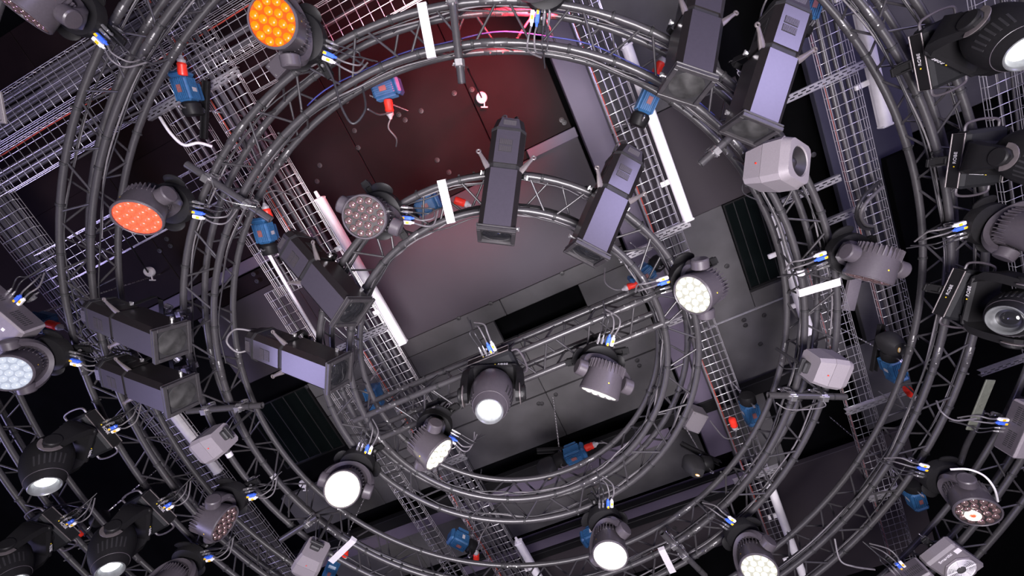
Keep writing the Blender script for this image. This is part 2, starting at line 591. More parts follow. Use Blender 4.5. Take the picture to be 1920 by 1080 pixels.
BOLT = cached('bolt', _bolt, 'bolt', STEEL)
ROOT = {}
for k, (R, h, cx, cy) in RINGS.items():
    root = thing('circular_truss', RLAB[k], 'truss', T(cx, cy, h + ZC))
    ROOT[k] = root
    C3 = Vector((cx, cy, h + ZC))
    for (dr, dz) in ((-0.12, 0), (0.12, 0), (-0.12, TS), (0.12, TS)):
        mb = MB()
        mb.torus((0, 0, dz), R + dr, RT, int(72 + R * 24), 12)
        link('chord', mb.mesh('chord', BLACK_TUBE, 60), root)
        # couplers with bolts
        nj = {1: 4, 2: 8, 3: 8, 4: 10}[k]
        for j in range(nj):
            th = 2 * math.pi * (j + 0.27) / nj + 0.55
            L = Vector(((R + dr) * math.cos(th), (R + dr) * math.sin(th), dz))
            if in_view(C3 + L, 10):
                rot = RZ(th + math.pi / 2) @ Matrix.Rotation(math.pi / 2, 4, 'Y')
                co = link('coupler', COUP, root, Matrix.Translation(L) @ rot)
                for zb in (-0.045, 0.045):
                    for aa in (0.6, 0.6 + math.pi):
                        link('bolt', BOLT, co, T(0, 0, zb) @ RZ(aa))
        # cable ties
        nt_ = int(2 * math.pi * (R + dr) / 0.42)
        for j in range(nt_):
            th = 2 * math.pi * (j + rnd(-0.3, 0.3)) / nt_
            L = Vector(((R + dr) * math.cos(th), (R + dr) * math.sin(th), dz))
            if in_view(C3 + L, 0) and (dz == 0 or random.random() < 0.25):
                rot = RZ(th + math.pi / 2) @ Matrix.Rotation(math.pi / 2, 4, 'Y') @ RZ(rnd(0, 6.28))
                link('cable_tie', TIE, root, Matrix.Translation(L) @ rot)
    # braces: zigzag with open nodes on the four faces
    N = int(round(2 * math.pi * R / 0.46))
    dth = 2 * math.pi / N
    g = 0.075
    nb = 0
    rest = MB()
    for fi, ((ra, za), (rb, zb), ph) in enumerate((((-0.12, 0), (0.12, 0), 0.0), ((-0.12, TS), (0.12, TS), 0.5), ((-0.12, 0), (-0.12, TS), 0.25), ((0.12, 0), (0.12, TS), 0.25))):
        for up in (0, 1):
            t0, t1 = (g, 0.5 - g) if not up else (1 - g, 0.5 + g)
            A = Vector(((R + ra) * math.cos(t0 * dth), (R + ra) * math.sin(t0 * dth), za))
            B = Vector(((R + rb) * math.cos(t1 * dth), (R + rb) * math.sin(t1 * dth), zb))
            d = (B - A).normalized()
            A2, B2 = A + d * 0.018, B - d * 0.018
            mb = MB()
            mb.cyl(A2, B2, RB, n=7)
            me = mb.mesh('brace', BLACK_TUBE, 60)
            mid = (A2 + B2) / 2
            for j in range(N):
                M = RZ((j + ph) * dth)
                if not in_view(C3 + M @ mid, 25):
                    continue
                nb += 1
                if nb <= 300:
                    link('brace', me, root, M)
                else:
                    rest.cyl(M @ A2, M @ B2, RB, n=6)
    if rest.v:
        tag(link('brace_web', rest.mesh('brace_web', BLACK_TUBE, 60), root), kind='stuff')

# the straight truss across the innermost ring
h1 = RINGS[1][1]
xr = thing('straight_truss', 'straight black box truss spanning the innermost ring', 'truss', gridM(h1))
SX0, SX1 = 1.325, 1.565
TA, TB = -0.50, 2.18
for (sx, dz) in ((SX0, 0), (SX1, 0), (SX0, TS), (SX1, TS)):
    mb = MB()
    mb.cyl((sx, TA, dz), (sx, TB, dz), RT, n=12)
    link('chord', mb.mesh('chord', BLACK_TUBE, 60), xr)
    for tt in (-0.28, 1.86):
        co = link('coupler', COUP, xr, T(sx, tt, dz) @ Matrix.Rotation(math.pi / 2, 4, 'X'))
        for zb in (-0.045, 0.045):
            for aa in (0.7, 0.7 + math.pi):
                link('bolt', BOLT, co, T(0, 0, zb) @ RZ(aa))
    for tt in (0.1, 0.75, 1.3, 1.6):
        link('cable_tie', TIE, xr, T(sx, tt + rnd(-.1, .1), dz) @ Matrix.Rotation(math.pi / 2, 4, 'X') @ RZ(rnd(0, 6)))
nS = 6
dt = (TB - TA - 0.5) / nS
for (A0, B0, ph) in (((SX0, 0), (SX1, 0), 0), ((SX0, TS), (SX1, TS), 0.5), ((SX0, 0), (SX0, TS), 0.25), ((SX1, 0), (SX1, TS), 0.25)):
    for j in range(nS):
        for up in (0, 1):
            t0, t1 = (0.08, 0.42) if not up else (0.92, 0.58)
            A = Vector((A0[0], TA + 0.25 + (j + ph + t0 - 0.25) * dt, A0[1]))
            B = Vector((B0[0], TA + 0.25 + (j + ph + t1 - 0.25) * dt, B0[1]))
            d = (B - A).normalized() * 0.018
            mb = MB()
            mb.cyl(A + d, B - d, RB, n=7)
            link('brace', mb.mesh('brace', BLACK_TUBE, 60), xr)

# ------------------------------------------------------------------ wire mesh trays, their cables, lamps and struts
TRAYN = 0


TRAYSHORT = {}


def cable_tray(label, short, axis, off, a0, a1, w, h, side=0.06, ncab=4, cabr=0.016, closed=0.1, cab_label=None, redcab=True, fill=None, bw=5):
    """axis 1: runs along E1 at t=off;  axis 2: runs along E2 at s=off"""
    M = gridM(h)
    if axis == 1:
        M = M @ T(a0, off, 0)
    else:
        M = M @ T(off, a0, 0) @ RZ(math.pi / 2)
    root = thing('cable_tray', label, 'cable tray', M, 'wire mesh cable trays')
    L = a1 - a0
    r = 0.0031
    pts = [(-w / 2, side)] + [(-w / 2, side * 0.45)] + [(-w / 2 + w * i / (bw - 1), 0) for i in range(bw)] + [(w / 2, side * 0.45), (w / 2, side)]

    def wire(mb):
        mb.cyl((0, 0, 0), (L, 0, 0), r, n=5)
    me = cached(('tw', round(L, 3)), wire, 'wire', ZINC, 70)
    for (y, z) in pts:
        link('wire', me, root, T(0, y, z + r))

    def cross(mb):
        mb.tube([(0, -w / 2, side), (0, -w / 2 + 0.002, 0.004), (0, -w / 2 + 0.01, -r), (0, w / 2 - 0.01, -r), (0, w / 2 - 0.002, 0.004), (0, w / 2, side)], r, 5)
    mc = cached(('tc', w, side), cross, 'cross_wire', ZINC, 70)
    n = int(L / 0.1)
    for i in range(n + 1):
        x = i * 0.1
        if in_view(root.matrix_world @ Vector((x, 0, 0)), 60):
            link('cross_wire', mc, root, T(x, 0, 0))
    # cables lying in it
    for i in range(ncab):
        y = (-w / 2 + 0.03) + (w - 0.06) * (i + 0.5) / ncab if fill is None else rnd(fill[0], fill[1]) * w / 2
        rr = cabr * rnd(0.75, 1.15)
        mb = MB()
        ph = rnd(0, 6)
        mb.tube([(x, y + 0.010 * math.sin(ph + x * 2.1) + rnd(-.003, .003), rr + 0.006) for x in [L * q / 24 for q in range(25)]], rr, 7)
        c = link('cable', mb.mesh('cable', TRAYCAB, 60), None, root.matrix_world.copy())
        tag(c, 'black cable lying in the ' + short, 'cable', 'cables in the ' + short)
    if redcab:
        mb = MB()
        mb.tube([(x, w / 2 - 0.018 + 0.004 * math.sin(x * 5), side * 0.9) for x in [L * q / 24 for q in range(25)]], 0.006, 6)
        c = link('cable', mb.mesh('cable', REDCAB, 60), None, root.matrix_world.copy())
        tag(c, 'thin red cable along the rim of the ' + short, 'cable')
    return root


cable_tray('wire tray left of centre running past the first white batten', 'wire tray left of centre', 1, 2.27, -3.0, 5.6, 0.40, 4.30, ncab=4, cabr=0.028)
cable_tray('wire tray beside the tall white batten right of centre', 'wire tray right of centre', 1, -0.99, -2.6, 5.4, 0.27, 4.32, ncab=3, cabr=0.016)
cable_tray('wire tray left of the broad upper left trays crossing the grey strut', 'wire tray by the top left hoist', 1, 2.78, -2.4, 0.2, 0.32, 4.34, ncab=3, cabr=0.018, redcab=False)
cable_tray('wire tray under the blue hoist at the top right', 'wire tray under the top right hoist', 1, -2.82, -1.4, 3.4, 0.28, 4.30, ncab=3, cabr=0.020)
cable_tray('empty wire tray at lower right behind the grey loudspeaker', 'empty wire tray at lower right', 1, -2.26, 2.2, 6.6, 0.27, 4.30, ncab=0, redcab=True)
cable_tray('wire tray at right behind the top right beam lights', 'wire tray behind the right beam lights', 1, -4.1, 0.3, 4.6, 0.30, 4.30, ncab=2, redcab=False)
cable_tray('wire tray on the left edge filled with black cables', 'wire tray on the left edge', 1, 5.02, -2.6, 5.4, 0.44, 4.30, ncab=9, cabr=0.018)
cable_tray('thin wire tray at lower left beside the leaning black window', 'thin wire tray at lower left', 1, 2.98, 0.1, 5.2, 0.20, 4.34, ncab=1, redcab=False, bw=3)
cable_tray('broad upper left wire tray packed with cables, outer one', 'outer broad tray at upper left', 2, -2.44, 1.2, 6.2, 0.34, 4.30, ncab=9, cabr=0.019, redcab=False)
cable_tray('broad upper left wire tray packed with cables, inner one', 'inner broad tray at upper left', 2, -2.05, 1.2, 6.0, 0.34, 4.30, ncab=6, cabr=0.017, fill=(-0.9, 0.3))
cable_tray('empty wire tray behind the red wash light', 'empty tray behind the red wash light', 2, -1.08, 2.4, 5.0, 0.36, 4.28, ncab=0, redcab=False, bw=5)
cable_tray('short wire tray crossing above the top of the second ring', 'short tray above the second ring', 2, -1.72, -0.9, 2.0, 0.34, 4.22, ncab=1, cabr=0.02, redcab=False)


def batten(label, t, s0, s1, h, cable=True):
    M = gridM(h) @ T(s0, t, 0)
    root = thing('batten_light', label, 'light fitting', M, 'white batten lights')
    L = s1 - s0

    def body(mb):
        mb.box((L / 2, 0, 0.035), (L, 0.075, 0.05), ch=0.006)
    link('housing', cached(('bb', round(L, 2)), body, 'housing', WHITE), root)

    def diff(mb):
        prof = [(-0.046, 0.015), (-0.046, -0.012), (-0.034, -0.032), (-0.014, -0.042), (0.014, -0.042), (0.034, -0.032), (0.046, -0.012), (0.046, 0.015)]
        vs, fs = [], []
        for x in (0.012, L - 0.012):
            vs += [(x, y, z) for (y, z) in prof]
        n = len(prof)
        fs = [(i, (i + 1) % n, n + (i + 1) % n, n + i) for i in range(n)] + [tuple(range(n))[::-1], tuple(range(n, 2 * n))]
        mb.add(vs, fs)
    link('diffuser', cached(('bd', round(L, 2)), diff, 'diffuser', WHITE, 50), root)

    def end(mb):
        mb.box((0, 0, 0), (0.024, 0.100, 0.085), ch=0.008)
    me = cached('be', end, 'end_cap', WHITE)
    link('end_cap', me, root, T(0.006, 0, 0.008))
    link('end_cap', me, root, T(L - 0.006, 0, 0.008))

    def gl(mb):
        mb.cyl((0, 0, 0), (-0.07, 0, 0), 0.020, 0.016, 10)
    link('cable_gland', cached('bg', gl, 'cable_gland', WHITE), root, T(-0.004, 0, 0.005))

    def clip(mb):
        mb.box((0, 0.09, 0.03), (0.05, 0.12, 0.03), ch=0.005)
    mcl = cached('bc', clip, 'clip', WHITE)
    for q in (0.3, 0.75):
        link('clip', mcl, root, T(L * q, 0, 0.02))


batten('long white batten light left of the centre ring', 1.985, -0.50, 1.20, 4.30)
batten('long white batten light at the upper right of centre beside a wire tray', -1.205, -0.47, 1.22, 4.30)
batten('white batten light near the top right corner behind the third ring', -3.09, -0.55, 1.15, 4.30)
batten('white batten light at lower right below the grey panel', -1.075, 4.6, 6.2, 4.30)
batten('white batten light cut by the bottom edge of the picture', 1.99, 4.16, 5.8, 4.30)
batten('white batten light at lower left beneath the paired profile spots', 4.86, 0.2, 1.75, 4.30)
batten('short bluish white batten light behind the right side of the second ring', -2.02, 1.55, 2.95, 4.42)


def strut(label, s, t0, t1, h=4.27):
    M = gridM(h) @ T(s, t0, 0) @ RZ(math.pi / 2)
    root = thing('strut_channel', label, 'strut', M, 'slotted white strut channels')
    L = t1 - t0

    def flange(mb):
        mb.box((L / 2, 0, 0.02), (L, 0.003, 0.045))
    mf = cached(('sf', round(L, 2)), flange, 'flange', ZINC)
    link('flange', mf, root, T(0, -0.031, 0))
    link('flange', mf, root, T(0, 0.031, 0))

    def web(mb):
        for y in (-0.022, 0, 0.022):
            mb.box((L / 2, y, 0), (L, 0.012, 0.003))
        n = max(2, int(L / 0.075))
        for i in range(n + 1):
            for (y, o) in ((-0.011, 0), (0.011, 0.5)):
                x = min(L - 0.012, max(0.012, L * (i + o) / (n + 0.5)))
                mb.box((x, y, 0.0004), (0.030, 0.012, 0.003))
    link('slotted_web', cached(('sw', round(L, 2)), web, 'slotted_web', ZINC), root)
    return root


for (lab, s, t0, t1) in (
    ('slotted white strut under the tray left of the top left hoist', -1.82, 2.52, 3.05),
    ('slotted white strut right of the top left blue hoist', -1.78, 2.02, 2.5),
    ('long slotted strut beside the rightmost upper profile spot', 0.55, -3.05, -2.3),
    ('short slotted strut just right of the upper right loudspeaker', 1.42, -2.60, -2.05),
    ('slotted strut crossing the pale panel right of the second ring', 1.79, -2.75, -2.35),
    ('slotted strut at the foot of the tall white batten', 1.24, -1.2, -0.80),
    ('slotted strut inside the innermost ring at upper right', 1.30, -0.78, -0.45),
    ('slotted strut at right crossing the empty wire tray', 3.94, -2.75, -2.08),
    ('slotted strut near the right edge above the mauve box', 4.04, -3.95, -3.45),
    ('slotted strut at lower right beside a blue hoist', 5.2, -2.55, -2.05),
    ('slotted strut left inside the innermost ring', 0.95, 2.05, 2.65),
    ('slotted strut right of the white wash on the innermost ring', 2.15, -1.05, -0.62),
    ('slotted strut at bottom right of centre crossing a wire tray', 4.35, -1.25, -0.7),
    ('slotted strut above the lower left part of the innermost ring', 2.75, 2.0, 2.6),
):
    strut(lab, s, t0, t1)

# ================================================================== FIXTURES
UP = Vector((0, 0, 1))


def textmesh(s, size, m, depth=0.001):
    key = ('txt', s, size)
    if key not in CACHE:
        cu = bpy.data.curves.new('lettering', 'FONT')
        cu.body = s
        cu.size = size
        cu.extrude = depth
        cu.align_x = 'CENTER'
        cu.align_y = 'CENTER'
        ob = bpy.data.objects.new('lettering', cu)
        COL.objects.link(ob)
        bpy.context.view_layer.update()
        me = bpy.data.meshes.new_from_object(ob.evaluated_get(bpy.context.evaluated_depsgraph_get()))
        bpy.data.objects.remove(ob, do_unlink=True)
        bpy.data.curves.remove(cu)
        me.materials.clear()
        me.materials.append(m)
        CACHE[key] = me
    return CACHE[key]


def _clamp(mb):
    """half coupler: block around the tube with wing nut"""
    mb.cur = 0
    mb.lathe([(RT + 0.001, -0.022), (RT + 0.010, -0.022), (RT + 0.010, 0.022), (RT + 0.001, 0.022)], 12, Matrix.Rotation(math.pi / 2, 4, 'Y'), cap0=False, cap1=False)
    mb.box((0, 0, -RT - 0.014), (0.044, 0.05, 0.02), ch=0.003)
    mb.cyl((0, RT + 0.012, -0.012), (0, RT + 0.012, 0.03), 0.006, n=8)
    mb.box((0, RT + 0.012, 0.036), (0.008, 0.036, 0.016), ch=0.003)


CLAMP = cached('clamp', _clamp, 'clamp', STEEL)


def _bracket(mb):
    # slotted black omega bar
    for y in (-0.024, 0.024):
        mb.box((0, y, 0), (0.46, 0.012, 0.022), ch=0.002)
    for x in (-0.22, -0.11, 0, 0.11, 0.22):
        mb.box((x, 0, 0.002), (0.05 if x else 0.10, 0.05, 0.018), ch=0.002)
    mb.box((0, 0, 0.016), (0.46, 0.060, 0.008), ch=0.002)


def _bscrew(mb):
    mb.cyl((0, 0, 0), (0, 0, -0.014), 0.012, 0.009, 10)


def _bknob(mb):
    mb.cyl((0, 0, 0), (0, 0, -0.022), 0.013, 0.011, 10)


def bracket(root, M, knob=True):
    b = link('mounting_bracket', cached('brk', _bracket, 'mounting_bracket', SOFTBLACK), root, M)
    for x in (-0.165, 0.055):
        link('bracket_screw', cached('bsc', _bscrew, 'bracket_screw', STEEL), b, T(x, 0, -0.012))
    if knob:
        link('locking_knob', cached('bkn', _bknob, 'locking_knob', PCBLUE), b, T(-0.06, 0.05, 0.01))
    for x in (-0.12, 0.12):
        link('clamp', CLAMP, root, M @ T(x, 0, 0.02 + RT + 0.024) @ RZ(math.pi / 2))
    return b


def lead(root, pts, r=0.006, m=None, name='cable_lead'):
    mb = MB()
    mb.tube(smooth_path(pts, 5), r, 6)
    return link(name, mb.mesh(name, m or RUBBER, 70), root)


def _pc(mb):
    mb.box((0.035, 0, 0), (0.07, 0.026, 0.026), ch=0.005)
    mb.cyl((0.07, 0, 0), (0.09, 0, 0), 0.009, 0.007, 8)


def _pcy(mb):
    mb.box((0.012, 0, -0.014), (0.022, 0.016, 0.004))


def _xlr(mb):
    mb.cyl((0, 0, 0), (0.045, 0, 0), 0.0105, n=10)
    mb.cyl((0.045, 0, 0), (0.08, 0, 0), 0.009, 0.005, 8)


def connectors(root, M, out, r_end=0.30):
    """connector group: M places the panel, local +x is outwards"""
    c1 = link('power_connector', cached('pcb', _pc, 'power_connector', PCBLUE), root, M @ T(0, 0.030, 0))
    link('connector_marking', cached('pcy', _pcy, 'connector_marking', YELLOW), c1, T(0, 0, 0))
    c2 = link('power_connector', cached('pcw', _pc, 'power_connector', WHITE), root, M @ T(0, 0.062, 0))
    link('connector_marking', cached('pcy', _pcy, 'connector_marking', YELLOW), c2, T(0.03, 0, 0))
    for y in (-0.012, -0.042):
        link('signal_connector', cached('xlr', _xlr, 'signal_connector', STEEL), root, M @ T(0, y, 0))
    for i, (y, m, rr) in enumerate(((0.030, GREYCAB, .006), (0.062, GREYCAB, .0065), (-0.012, RUBBER, .005), (-0.042, RUBBER, .005))):
        pts = [M @ Vector((0.085, y, 0)), M @ Vector((0.15 + 0.02 * i, y * 1.2, -0.02)), M @ Vector((0.22, y * 0.6 + 0.03 * math.sin(i * 2), 0.03)), M @ Vector((0.20 + 0.03 * i, y * 0.3 - 0.04, 0.13))]
        lead(root, pts, rr, m)


# ---------------------------------------------------------------- LED wash lights
HR = 0.138


def _wbase(mb):
    mb.lathe([(0.06, 0.0), (0.125, -0.004), (0.142, -0.02), (0.146, -0.06), (0.140, -0.092), (0.10, -0.102), (0.03, -0.104)], 28)


def _wpetal(mb):
    # moulded carrying handle at either side of the base
    mb.lathe([(0.0, -0.012), (0.055, -0.010), (0.075, 0.0), (0.070, 0.010), (0.05, 0.004), (0.0, 0.002)], 20, Matrix.Rotation(0.5, 4, 'Y'), cap0=False, cap1=False, sx=0.75)


def _wyoke(mb):
    z0, zp, a = -0.112, -0.30, 0.170
    path, rx, ry = [], [], []
    n = 22
    for i in range(n + 1):
        t = -1 + 2 * i / n
        ang = t * math.radians(98)
        x = a * math.sin(ang) * 1.0
        z = zp + (z0 - zp) * (0.5 + 0.5 * math.cos(ang * 1.0)) ** 0.62 if abs(ang) < math.radians(97) else zp
        z = zp + (z0 - zp) * max(0.0, math.cos(ang * 0.92)) ** 0.55
        path.append((x, 0, z))
        rx.append(0.030 + 0.034 * math.cos(t * 1.3) ** 2)
        ry.append(0.024)
    mb.tube(path, ry, 12, rx=rx, up=None)
    mb.lathe([(0.04, -0.098), (0.085, -0.104), (0.090, -0.112), (0.07, -0.125), (0.03, -0.130)], 24)


def _wyoke2(mb):
    zp, a = -0.30, 0.172
    prof = []
    n = 24
    out, inn = [], []
    for i in range(n + 1):
        ang = math.radians(-93 + 186 * i / n)
        ro, ri = 0.206, 0.152
        zc = zp
        k = 1.0
        out.append((ro * math.sin(ang), zc + (ro - 0.012) * math.cos(ang)))
        inn.append((ri * math.sin(ang), zc + (ri - 0.004) * math.cos(ang)))
    vs, fs = [], []
    for i in range(n + 1):
        t = abs(-1 + 2 * i / n)
        hw = 0.088 - 0.034 * t ** 1.5
        (ox, oz), (ix, iz) = out[i], inn[i]
        mx, mz = (ox + ix) / 2, (oz + iz) / 2
        ring = [(ix, -hw * 0.8, iz), (mx, -hw, mz), (ox, -hw * 0.72, oz), (ox * 1.015, 0, oz + 0.004 if t < .8 else oz), (ox, hw * 0.72, oz), (mx, hw, mz), (ix, hw * 0.8, iz), (ix * 0.99, 0, iz)]
        vs += ring
    m = 8
    for i in range(n):
        for j in range(m):
            j2 = (j + 1) % m
            fs.append((i * m + j, i * m + j2, (i + 1) * m + j2, (i + 1) * m + j))
    fs += [tuple(range(m))[::-1], tuple(range(n * m, (n + 1) * m))]
    mb.add(vs, fs)


def _wcap(mb):
    Mx = Matrix.Rotation(math.pi / 2, 4, 'Y')
    mb.lathe([(0.050, -0.050), (0.057, -0.044), (0.057, 0.010), (0.050, 0.018), (0.0, 0.020)], 22, Mx, cap1=False)


def _whead(mb):
    mb.lathe([(0.0, -0.105), (0.060, -0.103), (0.098, -0.092), (0.114, -0.070), (0.122, -0.03), (0.130, 0.03), (0.138, 0.10), (0.140, 0.118), (0.135, 0.124), (0.1285, 0.124), (0.1275, 0.113)], 36, cap0=False, cap1=False)


def _wfins(mb):
    n = 30
    for i in range(n):
        t = 2 * math.pi * i / n
        rot = Matrix.Rotation(t, 3, 'Z')
        mb.box(rot @ Vector((0.108, 0, -0.062)), (0.036, 0.006, 0.066), rot)


def _wface(mb):
    mb.lathe([(0.0, 0.108), (0.1285, 0.108), (0.1285, 0.112), (0.0, 0.1125)], 36, cap0=False, cap1=False)


def _wrim(mb):
    mb.torus((0, 0, 0.122), 0.1315, 0.0055, 36, 8)


def _wlens(mb):
    mb.lathe([(0.0235, 0.0), (0.0235, 0.005), (0.018, 0.012), (0.008, 0.0155)], 10, cap0=False)


def _wlensdark(mb):
    mb.lathe([(0.0245, 0.0), (0.0245, 0.004), (0.0205, 0.009), (0.0205, 0.002)], 12, cap0=False, cap1=False)


LENSPOS = [(0, 0)] + [(0.054 * math.cos(math.pi * i / 3 + .2), 0.054 * math.sin(math.pi * i / 3 + .2)) for i in range(6)] + [(0.103 * math.cos(math.pi * i / 6 + .1), 0.103 * math.sin(math.pi * i / 6 + .1)) for i in range(12)]


def _dot(mb):
    mb.cyl((0, 0, 0), (0, 0, 0.002), 0.0048, n=8)


DOTS = [mat('logo_dot_blue', (0.05, 0.2, 0.9), .5), mat('logo_dot_pink', (0.9, 0.08, 0.35), .5), mat('logo_dot_yellow', (0.95, 0.6, 0.03), .5)]


def wash_light(label, face, lean, ratio, led, hp=2.80, conn=0.0, brk=None, showlens=True, knob=True, halo=None):
    P, ax = face_pose(face[0], face[1], lean, ratio, 0.118, hp)
    x = UP.cross(ax)
    if x.length < 0.02:
        x = Vector((1, 0, 0))
    x.normalize()
    y = UP.cross(x)
    B = P + UP * 0.30
    root = thing('wash_light', label, 'moving light', basis(x, y, UP, B), 'round led wash lights')
    iM = root.matrix_world.inverted()
    b = link('base', cached('wbase', _wbase, 'base', SOFTBLACK), root)
    # base orientation follows the truss, not the pan
    ctr = Vector((-0.13, 1.63, 0))
    rd = Vector((B.x - ctr.x, B.y - ctr.y, 0)).normalized()
    ra = math.atan2(rd.dot(y), rd.dot(x))
    me = cached('wpetal', _wpetal, 'handle', SOFTBLACK)
    for s in (1, -1):
        link('handle', me, root, RZ(ra + conn + s * math.pi / 2) @ T(0.150, 0, -0.045))
    connectors(root, RZ(ra + conn + math.pi) @ T(0.138, 0, -0.055), 1)
    bra = ra if brk is None else brk
    bracket(root, RZ(bra) @ T(0, 0, 0.016), knob)
    link('yoke', cached('wyoke', _wyoke2, 'yoke', BODY, 40), root)
    mc = cached('wcap', _wcap, 'tilt_cap', BODY)
    link('tilt_cap', mc, root, T(0.192, 0, -0.30))
    link('tilt_cap', mc, root, T(-0.192, 0, -0.30) @ RZ(math.pi))
    # head
    hy = ax.cross(x)
    Hw = basis(x, hy, ax, P)
    H = iM @ Hw
    hd = link('head', cached('whead', _whead, 'head', BODY), root, H)
    link('cooling_fins', cached('wfins', _wfins, 'cooling_fins', BODY), hd)
    link('rim', cached('wrim', _wrim, 'rim', GREYMETAL if led in ('off', 'red', 'cool') else BODY), hd)
    tag(link('lens_plate', cached(('wface', led), _wface, 'lens_plate', LEDFACE[led]), hd), {'off': 'unlit dark lens plate', 'amber': 'glowing amber lens plate', 'red': 'glowing red lens plate'}.get(led, 'white glowing lens plate'))
    if showlens:
        ml = cached(('wlens', led), _wlens, 'lens', LED[led], 60)
        for (lx, ly) in LENSPOS:
            link('lens', ml, hd, T(lx, ly, 0.112))
    if halo:
        link('lit_lens', cached('whalo', lambda b: b.torus((0, 0, 0), 0.034, 0.013, 26, 8), 'lit_lens', LED['bright']), hd, T(halo[0], halo[1], 0.124))
        link('lit_lens_centre', cached('whc', lambda b: b.lathe([(0.020, 0.0), (0.014, 0.006), (0.0, 0.008)], 14, cap1=False), 'lit_lens_centre', LED['red']), hd, T(halo[0], halo[1], 0.126))
    for i, (ax_, dz) in enumerate(((0, 0.018), (0.085, 0.018), (0.042, 0.004))):
        for side in (1, -1):
            M = RZ(side * math.pi / 2 + ax_) @ T(0.1305, 0, 0.045 + dz) @ Matrix.Rotation(math.pi / 2, 4, 'Y')
            link('logo_dot', cached(('dot', i), _dot, 'logo_dot', DOTS[i]), hd, M)
    return root, P, ax


wash_light('wash light with glowing amber face at the top left', (511, 40), (-.85, -.5), .88, 'amber', conn=-0.7)
wash_light('wash light with glowing red face at left', (258, 409), (-.5, .85), .72, 'red', conn=-0.3)
wash_light('unlit wash light showing dark lenses, upper left of the innermost ring', (683, 407), (-1, .15), .95, 'off', conn=-0.9)
wash_light('wash light with white round face, right side of the innermost ring', (1298, 553), (-.85, .5), .76, 'white', conn=0.2)
wash_light('wash light hanging from the straight truss, its face edge on below', (1123, 737), (-.3, .95), .12, 'white', hp=2.74, conn=2.0)
wash_light('wash light at lower left of the innermost ring facing right', (823, 852), (.75, .66), .40, 'white', conn=1.2)
wash_light('wash light with dazzling warm white face at lower left', (642, 917), (-.5, .5), .95, 'warm', conn=-0.6)
wash_light('wash light with dazzling white face at the bottom right of centre', (1144, 1042), (0.05, 1), .75, 'bright', conn=0.5, showlens=False)
wash_light('wash light at right pointing away with ribbed back in view', (1626, 522), (-.4, .9), .10, 'off', conn=0.0)
wash_light('unlit wash light at lower left above the cable bundle', (422, 982), (.93, .35), .45, 'off', conn=0.2)
wash_light('wash light with creamy lit face cut by the bottom edge', (1423, 1068), (.25, 1), .78, 'white', conn=0.0)
wash_light('wash light at lower right with one bright lens ring lit', (1833, 960), (.5, .85), .66, 'off', conn=0.0, halo=(-0.03, 0.03))
wash_light('wash light with pale face cut by the left edge', (16, 700), (-.7, .5), .85, 'cool', conn=0.2)
wash_light('grey wash light in the top left corner pointing left', (42, 22), (-.75, .65), .15, 'off', conn=0.1)
rw = wash_light('red lit wash light mostly above the top edge', (1012, -104), (-.3, -.9), .3, 'red', conn=0.0)
wash_light('wash light half out of frame at the right edge', (1972, 440), (1, .2), .5, 'off', conn=0.0)
wash_light('wash light yoke at the bottom left edge', (296, 1118), (-.6, .7), .5, 'off', conn=0.3)

# the red beam of the top wash light washes the ceiling
ld = bpy.data.lights.new('red_beam', 'SPOT')
ld.energy = 1100
ld.color = (1.0, 0.03, 0.06)
ld.spot_size = math.radians(84)
ld.spot_blend = 0.9
ld.shadow_soft_size = 0.1
lo = bpy.data.objects.new('red_beam', ld)
COL.objects.link(lo)
lp = rw[1] + UP * 0.45
lo.location = lp
lo.rotation_euler = (W(790, 245, 5.2) - lp).to_track_quat('-Z', 'Y').to_euler()


# ---------------------------------------------------------------- beam moving heads
def _bbase(mb):
    mb.box((0, 0, -0.055), (0.36, 0.25, 0.11), ch=0.022)


def _bplate(mb):
    mb.box((0, 0, 0), (0.335, 0.012, 0.085), ch=0.004)


def _bhandle(mb):
    mb.tube(smooth_path([(0, -0.10, 0), (0.045, -0.09, 0), (0.060, 0, 0), (0.045, 0.09, 0), (0, 0.10, 0)], 5), 0.008, 8)


def _byoke(mb):
    # crossbar and two tapering arms, rounded ends
    mb.lathe([(0.05, -0.108), (0.088, -0.112), (0.088, -0.128), (0.06, -0.132)], 24)
    zt, zp = -0.150, -0.395
    outl = []
    hw = 0.082

    def arm(s):
        pr = []
        n = 16
        secs = [(-0.132, 0.10, 0.135), (-0.20, 0.095, 0.19), (-0.28, 0.075, 0.197), (-0.36, 0.062, 0.192), (-0.395, 0.058, 0.190), (-0.435, 0.040, 0.188), (-0.455, 0.004, 0.187)]
        vs, fs = [], []
        for (z, w, xo) in secs:
            th = 0.052
            vs += [(s * (xo - th / 2), -w, z), (s * (xo + th / 2), -w * 0.86, z), (s * (xo + th / 2), w * 0.86, z), (s * (xo - th / 2), w, z)]
        for k in range(len(secs) - 1):
            for j in range(4):
                j2 = (j + 1) % 4
                q = (k * 4 + j, k * 4 + j2, (k + 1) * 4 + j2, (k + 1) * 4 + j)
                fs.append(q if s > 0 else q[::-1])
        fs += [(0, 1, 2, 3), tuple((len(secs) - 1) * 4 + i for i in range(4))]
        mb.add(vs, fs)
    arm(1)
    arm(-1)
    mb.box((0, 0, -0.152), (0.36, 0.20, 0.046), ch=0.018)


def _bcap(mb):
    Mx = Matrix.Rotation(math.pi / 2, 4, 'Y')
    mb.lathe([(0.052, -0.018), (0.054, 0.004), (0.048, 0.012), (0.0, 0.013)], 20, Mx, cap1=False)


def _bhead(mb):
    mb.lathe([(0.0, -0.200), (0.055, -0.196), (0.100, -0.175), (0.130, -0.130), (0.146, -0.06), (0.148, 0.0), (0.140, 0.07), (0.122, 0.14), (0.100, 0.20), (0.090, 0.225), (0.087, 0.226)], 36, cap0=False, cap1=False)


